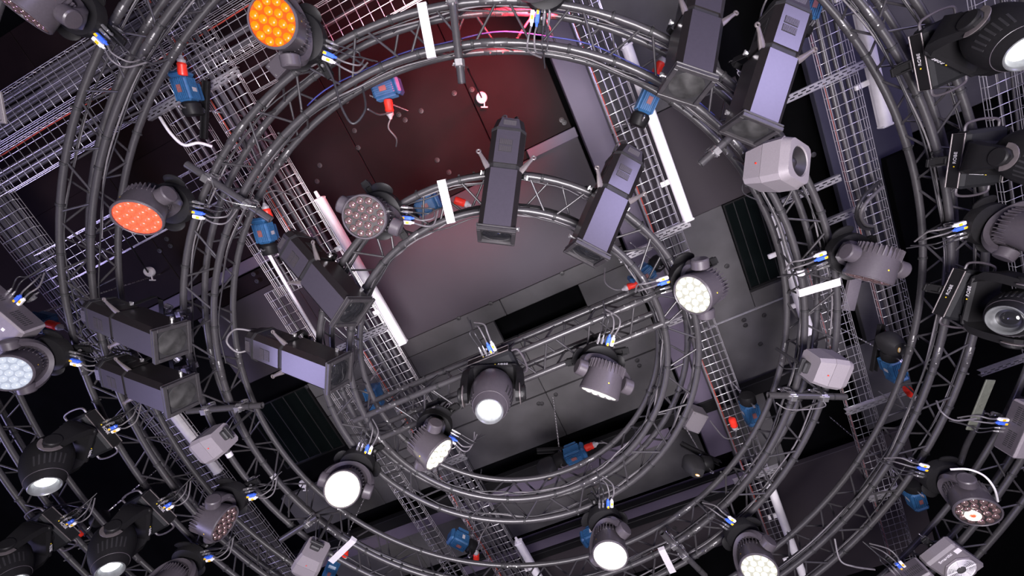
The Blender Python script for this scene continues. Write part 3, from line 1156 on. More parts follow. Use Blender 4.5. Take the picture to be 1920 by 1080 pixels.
def _bring(mb):
    mb.lathe([(0.087, 0.20), (0.090, 0.226), (0.086, 0.230), (0.081, 0.226), (0.073, 0.212), (0.068, 0.190), (0.058, 0.176)], 36, cap0=False, cap1=False)


def _bline(mb):
    mb.torus((0, 0, 0.165), 0.1132, 0.0022, 40, 6)


def _blens(mb):
    mb.lathe([(0.0, 0.192), (0.028, 0.190), (0.046, 0.185), (0.058, 0.176)], 30, cap0=False, cap1=False)


def _bfins(mb):
    mb.lathe([(0.1385, 0.042), (0.1255, 0.120)], 30, cap0=False, cap1=False)
    for s in (1, -1):
        for i in range(7):
            a = (i - 3) * 0.20
            rot = Matrix.Rotation(a + (0 if s > 0 else math.pi), 3, 'Z')
            mb.box(rot @ Vector((0.1325, 0, 0.082)), (0.010, 0.010, 0.080), rot @ Matrix.Rotation(-0.20, 3, 'Y'))


def beam_light(label, face, lean, ratio, state, hp=2.64, base_pan=None, drop=0.40):
    P, ax = face_pose(face[0], face[1], lean, ratio, 0.20, hp)
    x = UP.cross(ax)
    x.normalize()
    y = UP.cross(x)
    B = P + UP * drop
    root = thing('beam_light', label, 'moving light', basis(x, y, UP, B), 'large black beam moving heads')
    iM = root.matrix_world.inverted()
    ctr = Vector((-0.13, 1.63, 0))
    rd = Vector((B.x - ctr.x, B.y - ctr.y, 0)).normalized()
    ra = math.atan2(rd.dot(y), rd.dot(x)) + math.pi / 2
    if base_pan is not None:
        bx = Vector((math.cos(base_pan), math.sin(base_pan), 0))
        ra = math.atan2(bx.dot(y), bx.dot(x))
    BM = RZ(ra)
    # local base frame: +y points away from the ring centre, -y towards it
    link('base', cached('bbase', _bbase, 'base', BASEBLACK), root, BM)
    for s in (1, -1):
        pl = link('side_plate', cached('bplate', _bplate, 'side_plate', SOFTBLACK), root, BM @ T(0, s * -0.128, -0.055) @ RZ(0 if s > 0 else math.pi))
        link('edge_trim', cached('btrim', lambda b: b.tube([(-0.168, -0.006, -0.043), (0.168, -0.006, -0.043), (0.168, -0.006, 0.043), (-0.168, -0.006, 0.043)], 0.004, 6, closed=True), 'edge_trim', GREYMETAL), pl)
        tx = link('logo_lettering', textmesh('ROBE', 0.030, GREYTXT), pl, T(0.02, -0.0075, 0) @ Matrix.Rotation(math.pi / 2, 4, 'X'))
        link('logo_dot', cached('bld', _dot, 'logo_dot', GOLDTXT), pl, T(-0.035, -0.0072, 0) @ Matrix.Rotation(math.pi / 2, 4, 'X'))
    mh = cached('bhandle', _bhandle, 'handle', BODY)
    link('handle', mh, root, BM @ T(0.178, 0, -0.055))
    link('handle', mh, root, BM @ T(-0.178, 0, -0.055) @ RZ(math.pi))
    connectors(root, BM @ RZ(-math.pi / 2) @ T(0.132, 0, -0.025), 1)
    bracket(root, BM @ RZ(math.pi / 2) @ T(0, 0, 0.016))
    yk = link('yoke', cached('byoke', _byoke, 'yoke', SOFTBLACK), root, T(0, 0, 0.395 - drop))
    for s in (1, -1):
        link('logo_lettering', textmesh('ROBE', 0.030, GREYTXT), yk, RZ(0 if s < 0 else math.pi) @ T(0.07, -0.1005, -0.153) @ Matrix.Rotation(math.pi / 2, 4, 'X'))
        link('logo_dot', cached('bld', _dot, 'logo_dot', GOLDTXT), yk, RZ(0 if s < 0 else math.pi) @ T(0.015, -0.1005, -0.153) @ Matrix.Rotation(math.pi / 2, 4, 'X'))
    def trim(b, sgn=1):
        b.tube([(0, 0.058 * math.cos(q), -0.058 * math.sin(q)) for q in [math.pi * i / 12 for i in range(13)]], 0.005, 6, rx=0.024, up=(1, 0, 0))
    for s in (1, -1):
        link('arm_trim', cached('btr2', trim, 'arm_trim', GREYMETAL), root, T(s * 0.192, 0, -drop))
    mc = cached('bcap', _bcap, 'tilt_cap', SOFTBLACK)
    link('tilt_cap', mc, root, T(0.218, 0, -drop))
    link('tilt_cap', mc, root, T(-0.218, 0, -drop) @ RZ(math.pi))
    H = iM @ basis(x, ax.cross(x), ax, P)
    hd = link('head', cached(('bhead', state == 'star'), _bhead, 'head', SOFTBLACK if state != 'star' else BODY), root, H)
    link('front_ring', cached('bring', _bring, 'front_ring', RINGGREY), hd)
    link('seam_ring', cached('bline', _bline, 'seam_ring', BODY), hd)
    link('cooling_fins', cached('bfins', _bfins, 'cooling_fins', BLACK), hd)
    tag(link('lens', cached(('blens', state), _blens, 'lens', BEAMLENS[state]), hd), 'glowing white lens' if state != 'off' else 'dark glass lens')
    return root


beam_light('beam light in the middle with a glaring white lens', (918, 768), (-.15, 1), .86, 'star', hp=2.62, base_pan=-0.42)
beam_light('lit beam light at lower left, nearest to the paired profile spots', (85, 907), (-.1, 1), .66, 'on', base_pan=AN)
beam_light('lit beam light at lower left, second from the bottom left corner', (207, 1066), (-.1, 1), .66, 'on', base_pan=AN - .1)
beam_light('beam light in the bottom left corner, cut by the edge', (24, 1092), (.3, 1), .66, 'on', base_pan=AN - .1)
beam_light('lit beam light in the top right corner', (1922, 95), (.8, .5), .80, 'on', base_pan=AN)
beam_light('dark beam light at right just below the top right corner', (2010, 325), (.9, .4), .6, 'off', base_pan=AN + .3)
beam_light('beam light at the right edge aiming its dark lens down left', (1888, 599), (-.6, .3), .93, 'off', base_pan=AN + .6)


# ---------------------------------------------------------------- profile spots
def chbox_x(mb, x0, x1, w, hgt, ch, w1=None, h1_=None, two=False):
    """octagonal prism along x, optionally tapering"""
    w1 = w if w1 is None else w1
    h1_ = hgt if h1_ is None else h1_
    vs = []
    for (x, a, b) in ((x0, w / 2, hgt / 2), (x1, w1 / 2, h1_ / 2)):
        for (y, z) in ((-a + ch, -b), (a - ch, -b), (a, -b + ch), (a, b - ch), (a - ch, b), (-a + ch, b), (-a, b - ch), (-a, -b + ch)):
            vs.append((x, y, z))
    fs = [(i, (i + 1) % 8, 8 + (i + 1) % 8, 8 + i) for i in range(8)] + [tuple(range(8))[::-1], tuple(range(8, 16))]
    if two:                       # bottom cover in one paint, flanks and top in gloss black
        mb.cur = 1
        mb.add(vs, fs)
        for q in (0,):
            mb.mi[len(mb.mi) - 10 + q] = 0
    else:
        mb.add(vs, fs)


def _pbar(mb):
    chbox_x(mb, -0.43, -0.022, 0.235, 0.225, 0.032, two=True)


def _pcol(mb):
    chbox_x(mb, -0.475, -0.428, 0.205, 0.195, 0.03)
    mb.box((-0.45, 0, 0.09), (0.06, 0.16, 0.05), ch=0.01)


def _phous(mb):
    chbox_x(mb, -0.715, -0.473, 0.225, 0.212, 0.036, two=True)


def _pgroove(mb):
    chbox_x(mb, -0.730, -0.712, 0.232, 0.220, 0.036)


def _prear(mb):
    chbox_x(mb, -0.82, -0.728, 0.180, 0.168, 0.034, 0.222, 0.208, two=True)


def _pfront(mb):
    w = 0.122
    for (c, s) in (((-0.011, 0, w - 0.013), (0.022, 2 * w, 0.026)), ((-0.011, 0, -w + 0.013), (0.022, 2 * w, 0.026)), ((-0.011, w - 0.013, 0), (0.022, 0.026, 2 * w - 0.052)), ((-0.011, -w + 0.013, 0), (0.022, 0.026, 2 * w - 0.052))):
        mb.box(c, s, ch=0.003)


def _pgel(mb):
    mb.box((-0.034, 0, 0), (0.012, 0.246, 0.236), ch=0.004)


def _plens(mb):
    mb.lathe([(0.0, -0.004), (0.06, -0.007), (0.094, -0.016), (0.098, -0.021)], 30, Matrix.Rotation(math.pi / 2, 4, 'Y'), cap0=False, cap1=False)


def _plensback(mb):
    mb.box((-0.0195, 0, 0), (0.004, 0.212, 0.212))


def _pvent(mb):
    mb.cur = 0
    mb.box((0, 0, 0), (0.042, 0.086, 0.003))
    mb.cur = 1
    for i in range(11):
        mb.box((0, -0.037 + 0.0074 * i, -0.002), (0.038, 0.0036, 0.003))


def _plever(mb):
    mb.tube([(0, 0, 0), (-0.03, 0.028, -0.01), (-0.075, 0.060, -0.018), (-0.095, 0.075, -0.02)], [0.010, 0.012, 0.009, 0.008], 8, rx=[0.026, 0.020, 0.013, 0.012], up=(0, 0, 1))
    mb.torus((-0.108, 0.085, -0.021), 0.012, 0.006, 14, 6)


def _pknob(mb):
    mb.cyl((0, 0, 0), (0, 0, 0.016), 0.012, n=10)
    mb.box((0, 0, 0.020), (0.030, 0.008, 0.010), ch=0.002)


def profile_spot(label, front, rear, hf, lens='dark', truss_h=3.15, L=0.82, leads=True, lateral=None):
    Fp = W(front[0], front[1], hf)
    back = aim(Fp, rear[0], rear[1], L, False)
    a = -back
    u = (UP - a * UP.dot(a)).normalized()
    yv = u.cross(a)
    root = thing('profile_spot', label, 'stage light', basis(a, yv, u, Fp), 'black profile spotlights')
    link('barrel', cached('pbar', _pbar, 'barrel', [BARREL, GLOSSBLACK]), root)
    link('collar', cached('pcol', _pcol, 'collar', BLACK), root)
    hs = link('lamp_housing', cached('phous', _phous, 'lamp_housing', [BARREL, GLOSSBLACK]), root)
    link('groove_band', cached('pgr', _pgroove, 'groove_band', BLACK), root)
    rc = link('rear_cap', cached('prear', _prear, 'rear_cap', [BARREL, GLOSSBLACK]), root)
    link('front_frame', cached('pfr', _pfront, 'front_frame', FRAMEGREY), root)
    link('gel_frame', cached('pgel', _pgel, 'gel_frame', FRAMEGREY), root)
    link('lens_mask', cached('plb', _plensback, 'lens_mask', BLACK), root)
    link('lens', cached(('pl', lens), _plens, 'lens', GLASS_DARK if lens == 'dark' else FROST), root)
    mv = cached('pv', _pvent, 'vent', [BLACK, BODY])
    for x in (-0.625, -0.575):
        link('vent', mv, hs, T(x, 0.01, -0.1065))
        for s in (1, -1):
            link('vent', mv, hs, T(x, s * 0.1130, 0) @ Matrix.Rotation(-s * math.pi / 2, 4, 'X'))
    link('vent', mv, rc, T(-0.772, 0, -0.0975) @ Matrix.Rotation(-0.22, 4, 'Y'))
    ml = cached('plev', _plever, 'shutter_lever', GREYMETAL, 50)
    link('shutter_lever', ml, root, T(-0.44, 0.095, -0.06))
    link('shutter_lever', ml, root, T(-0.44, -0.095, -0.06) @ Matrix.Scale(-1, 4, (0, 1, 0)))
    kn = cached('pkn', _pknob, 'focus_knob', STEEL)
    for s in (1, -1):
        link('focus_knob', kn, root, T(-0.10, s * 0.118, 0.06) @ Matrix.Rotation(-s * math.pi / 2, 4, 'X'))
    # yoke up to the tube above
    piv = root.matrix_world @ Vector((-0.46, 0, 0.03))
    top = max(0.16, truss_h + ZC - piv.z - 0.03)
    yh = yv.copy()
    yh.z = 0
    yh.normalize()
    xh = yh.cross(UP)
    YM = root.matrix_world.inverted() @ basis(xh, yh, UP, piv)
    mb = MB()
    hw = 0.135
    cr = max(0.10, top - 0.08)
    mb.tube([(0, -hw, -0.01), (0, -hw, cr), (0, -hw * 0.7, top - 0.03), (0, hw * 0.7, top - 0.03), (0, hw, cr), (0, hw, -0.01)], 0.004, 4, rx=0.024, up=(0, 1, 0.3))
    yk = link('yoke', mb.mesh('yoke', SOFTBLACK), root, YM)
    link('clamp', CLAMP, root, YM @ T(0, 0, top + RT + 0.004) @ RZ(rnd(0, 3)))
    for s in (1, -1):
        link('tilt_knob', kn, yk, T(0, s * hw, 0.0) @ Matrix.Rotation(-s * math.pi / 2, 4, 'X'))
    if leads:
        for i, yy in enumerate((-0.03, 0.03)):
            mb = MB()
            mb.cyl((-0.815, yy, 0.03), (-0.84, yy, 0.03), 0.010, n=10)
            link('cable_ring', mb.mesh('cable_ring', YELLOW), root)
            lead(root, [(-0.84, yy, 0.03), (-0.93, yy * 1.3, 0.05), (-0.95, yy * 1.5 + 0.03, 0.12), (-0.86, yy + 0.04, 0.17), (-0.74, yy + 0.02, 0.15)], 0.0065, GREYCAB if i else RUBBER)
    return root


profile_spot('profile spot hanging at the top of the innermost ring, left of its neighbour', (930, 446), (957, 236), 2.74)
profile_spot('profile spot at the upper right of the innermost ring', (1098, 480), (1180, 288), 2.74)
profile_spot('profile spot aimed down right at the upper left of the innermost ring', (664, 588), (545, 452), 2.74)
profile_spot('profile spot lying level at the left of the innermost ring', (640, 700), (478, 638), 2.74)
profile_spot('upper of the two profile spots paired at the far left', (326, 642), (180, 582), 2.66, 'frost')
profile_spot('lower of the two profile spots paired at the far left', (345, 742), (205, 690), 2.66, 'frost')
profile_spot('profile spot at the top right with dusty lens, left of the pair', (1286, 166), (1322, -34), 2.66, 'frost')
profile_spot('profile spot at the top right with dusty lens, right of the pair', (1404, 248), (1480, 8), 2.66, 'frost')


# ---------------------------------------------------------------- loudspeakers
def _spk(x0, x1, k0, k1):
    def f(mb):
        w = 0.135
        n = 8
        vs = []
        for (x, k) in ((x0, k0), (x1, k1)):
            a = w * k
            ch = 0.030 * k
            for (y, z) in ((-a + ch, -a), (a - ch, -a), (a, -a + ch), (a, a - ch), (a - ch, a), (-a + ch, a), (-a, a - ch), (-a, -a + ch)):
                vs.append((x, y, z))
        fs = [(i, (i + 1) % 8, 8 + (i + 1) % 8, 8 + i) for i in range(8)] + [tuple(range(8))[::-1], tuple(range(8, 16))]
        mb.add(vs, fs)
    return f


def _sfront(mb):
    w = 0.135
    n = 32
    outer = []
    for i in range(n):
        t = 2 * math.pi * i / n
        c, s = math.cos(t), math.sin(t)
        k = min(w / max(abs(c), 1e-6), w / max(abs(s), 1e-6), (2 * w - 0.03) / (abs(c) + abs(s)))
        outer.append((k * c, k * s))
    vs, fs = [], []
    for (y, z) in outer:
        vs.append((0.090, y, z))
    for (y, z) in outer:
        vs.append((0.140, y * 0.88, z * 0.88))
    for i in range(n):
        t = 2 * math.pi * i / n
        vs.append((0.141, 0.093 * math.cos(t), 0.093 * math.sin(t)))
    for i in range(n):
        t = 2 * math.pi * i / n
        vs.append((0.130, 0.088 * math.cos(t), 0.088 * math.sin(t)))
    for k in range(3):
        for i in range(n):
            j = (i + 1) % n
            fs.append((k * n + i, k * n + j, (k + 1) * n + j, (k + 1) * n + i))
    mb.add(vs, fs)


def _scone(mb):
    mb.lathe([(0.090, 0.131), (0.082, 0.137), (0.074, 0.131), (0.034, 0.100), (0.030, 0.104), (0.018, 0.114), (0.0, 0.117)], 30, Matrix.Rotation(math.pi / 2, 4, 'Y'), cap0=False, cap1=False)


def _sarm(mb):
    mb.box((0, 0, 0), (0.05, 0.10, 0.09), ch=0.01)
    mb.cyl((-0.02, 0, 0.03), (-0.05, 0, 0.34), 0.014, n=10)
    mb.box((-0.03, 0.0, 0.0), (0.03, 0.14, 0.03), ch=0.004)


def speaker(label, M, k=1.0):
    M = M @ Matrix.Scale(k, 4)
    root = thing('loudspeaker', label, 'loudspeaker', M, 'grey box loudspeakers')
    link('rear_shell', cached('spr', _spk(-0.135, -0.021, 0.84, 0.985), 'rear_shell', SPK, 25), root)
    link('front_shell', cached('spf', _spk(-0.018, 0.092, 0.99, 1.0), 'front_shell', SPK, 25), root)
    link('baffle', cached('spb', _sfront, 'baffle', SPK), root)
    link('cone', cached('spc', _scone, 'cone', CONE), root)
    link('mounting_arm', cached('spa', _sarm, 'mounting_arm', BLACK), root, T(-0.15, 0.02, 0.02))
    mb = MB()
    mb.cyl((0, 0, 0), (0, 0, -0.003), 0.006, n=8)
    link('indicator', cached('spi', lambda b: b.cyl((0, 0, 0), (0, 0, -0.003), 0.006, n=8), 'indicator', RED), root, T(-0.05, 0.01, -0.1305))
    lead(root, [(-0.16, 0.03, 0.02), (-0.22, 0.06, 0.03), (-0.25, 0.10, 0.10), (-0.22, 0.12, 0.22)], 0.005)
    return root


def yawM(u, v, h, yaw, pitch=0.0, roll=0.0):
    return Matrix.Translation(W(u, v, h)) @ RZ(yaw) @ Matrix.Rotation(pitch, 4, 'Y') @ Matrix.Rotation(roll, 4, 'X')


P_, ax_ = face_pose(1500, 302, (1, -.22), .42, 0.14, 2.86)
zt = -ray(1465, 315).normalized()
bz = -(zt - ax_ * zt.dot(ax_)).normalized()
Ms = basis(ax_, bz.cross(ax_), bz, P_) @ Matrix.Rotation(math.radians(-24), 4, 'X')
speaker('grey loudspeaker at the upper right showing its round driver', Ms)
sp2 = speaker('grey loudspeaker above the short pipe on the right of the second ring', yawM(1545, 690, 2.86, math.radians(9)), 0.84)
speaker('grey loudspeaker at lower left below the paired profile spots', yawM(402, 830, 2.86, math.radians(151)), 0.80)
speaker('grey loudspeaker at the bottom left beside the red plugs', yawM(584, 1046, 2.86, math.radians(120)), 0.84)


# ---------------------------------------------------------------- short pipes
def pipe(label, p0, p1, h=3.085, r=0.026, clamps=(0.35, 0.75)):
    A, B = W(*p0, h), W(*p1, h)
    d = (B - A)
    L = d.length
    x = d.normalized()
    y = UP.cross(x)
    root = thing('pipe', label, 'pipe', basis(x, y, UP, A), 'short black pipes clamped under the rings')
    mb = MB()
    mb.lathe([(r * 0.8, 0), (r, 0.0), (r, L), (r * 0.8, L), (r * 0.8, L - 0.03)], 16, Matrix.Rotation(math.pi / 2, 4, 'Y'), cap0=False, cap1=True)
    mb.lathe([(r * 0.8, 0), (r * 0.8, 0.03), (0.0, 0.03)], 16, Matrix.Rotation(math.pi / 2, 4, 'Y'), cap0=False, cap1=False)
    link('tube', mb.mesh('tube', BLACK_TUBE, 40), root)
    for q in clamps:
        link('clamp', CLAMP, root, T(L * q, 0, 0.0) @ RZ(0))
        link('clamp', CLAMP, root, T(L * q, 0, 0.062) @ RZ(math.pi / 2))

    def band(b):
        b.lathe([(r + 0.001, -0.006), (r + 0.002, -0.006), (r + 0.002, 0.006), (r + 0.001, 0.006)], 16, Matrix.Rotation(math.pi / 2, 4, 'Y'), cap0=False, cap1=False)
    link('end_band', cached(('band', r), band, 'end_band', BLACK), root, T(L - 0.10, 0, 0))
    return root


pipe('long black pipe under the top of the second ring', (846, -20), (866, 156), clamps=(0.12, 0.78))
pipe('black pipe slanting across the left of the second ring', (350, 308), (508, 412), clamps=(0.25, 0.72))
pipe('short black pipe sticking out of the second ring at upper right', (1313, 308), (1382, 246), clamps=(0.4,))
pipe('black pipe under the grey loudspeaker on the right', (1440, 741), (1586, 744), clamps=(0.3, 0.7))
pipe('black pipe at left above the lower left loudspeaker', (352, 771), (492, 760), clamps=(0.25, 0.7))
pipe('black pipe at lower left near the dazzling warm wash light', (528, 1011), (596, 968), clamps=(0.75,))
pipe('black pipe crossing the bottom of the second ring', (1241, 999), (1322, 1079), clamps=(0.25, 0.5))


pipe('short outrigger pipe holding the upper far left profile spot', (246, 598), (352, 585), 3.19, clamps=(0.9,))
pipe('short outrigger pipe holding the lower far left profile spot', (268, 700), (362, 690), 3.19, clamps=(0.9,))


# ---------------------------------------------------------------- chain hoists
def _hmotor(mb):
    mb.box((0.10, 0, 0), (0.20, 0.130, 0.130), ch=0.022)
    for i in range(7):
        a = -0.048 + 0.016 * i
        mb.box((0.10, a, -0.068), (0.17, 0.005, 0.012))
        mb.box((0.10, 0.068, a), (0.17, 0.012, 0.005))
        mb.box((0.10, -0.068, a), (0.17, 0.012, 0.005))


def _hend(mb):
    mb.box((0.215, 0, 0), (0.05, 0.145, 0.145), ch=0.02)


def _helec(mb):
    mb.box((0.09, 0.0, 0.095), (0.14, 0.11, 0.07), ch=0.008)


def _hgear(mb):
    mb.lathe([(0.04, -0.11), (0.070, -0.105), (0.078, -0.08), (0.078, -0.02), (0.062, 0.0)], 18, Matrix.Rotation(math.pi / 2, 4, 'Y'))


def _hbag(mb):
    vs, fs = [], []
    secs = [(0.09, 0.075, 0.0), (0.11, 0.085, -0.05), (0.10, 0.08, -0.14), (0.06, 0.055, -0.20)]
    n = 14
    for (a, b, z) in secs:
        for i in range(n):
            t = 2 * math.pi * i / n
            vs.append((-0.21 + a * math.copysign(abs(math.cos(t)) ** 0.6, math.cos(t)), b * math.copysign(abs(math.sin(t)) ** 0.6, math.sin(t)), z))
    for k in range(3):
        for i in range(n):
            j = (i + 1) % n
            fs.append((k * n + i, k * n + j, (k + 1) * n + j, (k + 1) * n + i))
    fs += [tuple(range(n))[::-1], tuple(range(3 * n, 4 * n))]
    mb.add(vs, fs)


def _hsticker(mb):
    mb.lathe([(0.0, 0.0), (0.026, 0.0), (0.026, 0.003), (0.0, 0.003)], 18, cap0=False, cap1=False, sy=0.5)


def _hsticker2(mb):
    mb.lathe([(0.0, 0.003), (0.021, 0.003), (0.021, 0.004), (0.0, 0.004)], 18, cap0=False, cap1=False, sy=0.42)


def _hlabel(mb):
    mb.box((0, 0, 0), (0.055, 0.085, 0.002))


def _hplug(mb):
    mb.lathe([(0.024, 0.0), (0.034, 0.006), (0.037, 0.03), (0.033, 0.07), (0.037, 0.085), (0.030, 0.10)], 16, Matrix.Rotation(math.pi / 2, 4, 'Y'))
    mb.box((0.03, 0, 0.038), (0.05, 0.028, 0.016), ch=0.004)


def _hcollar(mb):
    mb.lathe([(0.030, 0.0), (0.031, 0.02), (0.020, 0.032), (0.012, 0.05), (0.010, 0.055)], 14, Matrix.Rotation(math.pi / 2, 4, 'Y'))


def _hhook(mb):
    mb.tube(smooth_path([(0, 0, 0), (0, 0, -0.03), (0.018, 0, -0.05), (0.0, 0, -0.072), (-0.02, 0, -0.055)], 5), 0.007, 8)
    mb.cyl((0, 0, 0), (0, 0, 0.04), 0.010, n=8)


def _hbar(mb):
    for y in (-0.022, 0.022):
        mb.box((0, y, 0), (0.5, 0.010, 0.041), ch=0.002)
    mb.box((0, 0, 0.02), (0.5, 0.05, 0.005))


STICKY = mat('yellow_sticker_rim', (0.75, 0.42, 0.05), .5)
STICKW = mat('pale_sticker', (0.80, 0.78, 0.74), .5)
REDLAB = mat('red_grey_type_plate', (0.20, 0.07, 0.07), .5, 0, .3, 50)
SILVERLAB = mat('silver_type_plate', (0.62, 0.58, 0.62), .35, .3, .3, 60)


ceil_h = 5.22


def hoist(label, pos, plugdir, h, parts='mebpgk', plug=None, pd=None, sc=1.0, roll=0.0):
    P = W(pos[0], pos[1], h)
    Q = W(pos[0] + plugdir[0], pos[1] + plugdir[1], h)
    x = (Q - P).normalized()
    y = UP.cross(x)
    M = basis(x, y, UP, P) @ Matrix.Rotation(roll, 4, 'X') @ Matrix.Scale(sc, 4)
    M = basis(x, y, UP, P) @ Matrix.Rotation(roll, 4, 'X')
    root = thing('chain_hoist', label, 'hoist', M, 'blue electric chain hoists')
    O = T(-0.10, 0, 0)
    if 'm' in parts:
        mo = link('motor_housing', cached('hm', _hmotor, 'motor_housing', BLUE), root, O)
        link('type_plate', cached('hlab', _hlabel, 'type_plate', SILVERLAB), mo, T(0.09, 0.078, -0.0) @ Matrix.Rotation(math.pi / 2, 4, 'X') @ Matrix.Scale(0.6, 4))
        link('end_cover', cached('he', _hend, 'end_cover', BLUE), root, O)
        link('type_plate', cached('hlabr', _hlabel, 'type_plate', REDLAB), root, O @ T(0.10, 0.0, -0.0755) @ RZ(math.pi / 2) @ Matrix.Scale(0.7, 4))
    top = ceil_h - h
    mb = MB()
    n = int(top / 0.03)
    iq = root.matrix_world.inverted()
    for i in range(n):
        zz = 0.06 + 0.03 * i
        mb.box((-0.05, 0, zz), (0.016, 0.005, 0.034) if i % 2 else (0.005, 0.016, 0.034))
    link('chain', mb.mesh('chain', STEEL), root, O)
    if 'e' in parts:
        link('switch_box', cached('hel', _helec, 'switch_box', BLUE), root, O)
    if 'g' in parts:
        link('gearbox', cached('hg', _hgear, 'gearbox', SOFTBLACK), root, O)
        link('hook', cached('hh', _hhook, 'hook', STEEL), root, O @ T(-0.05, 0, -0.075))
        link('hook', cached('hh', _hhook, 'hook', STEEL), root, O @ T(-0.05, 0, 0.085) @ Matrix.Rotation(math.pi, 4, 'X'))
    if 'b' in parts:
        bg_ = link('chain_bag', cached('hb', _hbag, 'chain_bag', BLACK), root, O @ T(0, 0, 0.03))
        st = link('sticker', cached('hs', _hsticker, 'sticker', STICKY), bg_, T(-0.21, 0.02, -0.2045) @ RZ(0.3))
        link('sticker_centre', cached('hs2', _hsticker2, 'sticker_centre', STICKW), bg_, T(-0.21, 0.02, -0.2085) @ RZ(0.3))
    if 'k' in parts:
        link('mounting_bar', cached('hbar', _hbar, 'mounting_bar', SOFTBLACK), root, O @ T(-0.05, 0, 0.16) @ RZ(0.4))
    if 'p' in parts:
        if plug is not None:
            pp = root.matrix_world.inverted() @ W(plug[0], plug[1], h - 0.05)
            d = Vector((pd[0], pd[1])) if pd else Vector((1, 0))
            q2 = root.matrix_world.inverted() @ W(plug[0] + d.x * 10, plug[1] + d.y * 10, h - 0.05)
            v = (q2 - pp).normalized()
            PM = basis(v, UP.cross(v).normalized() if abs(v.z) < .9 else Vector((0, 1, 0)), v.cross(UP.cross(v).normalized()), pp)
        else:
            PM = O @ T(0.24, -0.02, -0.01)
        pl = link('power_plug', cached('hp', _hplug, 'power_plug', RED), root, PM)
        link('plug_collar', cached('hc', _hcollar, 'plug_collar', PLUGGREY), pl, T(0.10, 0, 0))
        e = PM @ Vector((0.15, 0, 0))
        e2 = PM @ Vector((0.22, 0.03, 0))
        lead(root, [e, e2, e2 + Vector((0.02, 0.09, 0.06)), Vector((e2.x - 0.06, e2.y + 0.13, 0.22))], 0.007, GREYCAB)
    return root


hoist('blue chain hoist at the top left beside the slotted strut', (348, 168), (-.3, -.9), 3.95, 'megpk', plug=(343, 142), pd=(-.1, -1))
hoist('blue chain hoist with red plug hanging below the top of the second ring', (722, 168), (.95, -.3), 3.90, 'mep', plug=(727, 186), pd=(.15, 1))
hoist('blue chain hoist with red plug at left behind the second ring', (496, 436), (-.3, -1), 3.95, 'megp', plug=(506, 412), pd=(-.35, -1))
hoist('blue chain hoist with red plug beside the tall white batten', (1214, 190), (.4, -.9), 3.95, 'megp', plug=(1228, 140), pd=(.5, -1))
hoist('blue chain hoist at right of the innermost ring beside a wire tray', (1408, 772), (.25, .9), 3.95, 'megp', plug=(1372, 785), pd=(.35, 1))
hoist('blue chain hoist with black chain bag near the right loudspeaker', (1677, 690), (.3, 1), 3.9, 'megbpk', plug=(1700, 728), pd=(.6, .8))
hoist('blue chain hoist inside the bottom of the innermost ring', (1075, 852), (.92, -.38), 3.95, 'megbpk')
hoist('blue chain hoist at the bottom centre with upright red plug', (862, 1014), (-.6, -.3), 3.95, 'megp', plug=(893, 1050), pd=(-.02, -1))
hoist('blue chain hoist at the top edge on the right', (1518, 12), (.3, -.9), 3.95, 'meg')
hoist('blue chain hoist behind the dazzling wash light at the bottom', (1112, 1004), (-.9, .4), 3.95, 'me')
hoist('blue chain hoist at lower right behind the wash light', (1716, 932), (.3, .9), 3.95, 'meg')
hoist('blue chain hoist with two red plugs at the bottom left', (622, 1066), (-.4, .9), 3.95, 'mep', plug=(648, 1030), pd=(-.1, 1))
hoist('blue chain hoist under the mauve box at the left edge', (70, 605), (.9, .2), 3.6, 'megp', plug=(88, 606), pd=(.95, .3))
hoist('blue chain hoist seen through the top of the innermost ring', (800, 385), (.9, -.4), 3.95, 'megp', plug=(852, 375), pd=(.9, .3))
hoist('blue chain hoist at the left end of the straight truss', (838, 748) if False else (700, 742), (.3, .9), 3.9, 'me')
hoist('blue chain hoist beside the white wash light on the innermost ring', (1207, 515), (-.6, .5), 3.95, 'megp', plug=(1196, 532), pd=(-.8, .3))
hoist('black chain bag of a hoist at right below the innermost ring', (1352, 872), (1, .1), 3.9, 'gbk')
hoist('chain hoist with red plug between the lower left beam lights', (170, 985), (-.8, .6), 3.6, 'gp', plug=(152, 1000), pd=(-.8, .5))


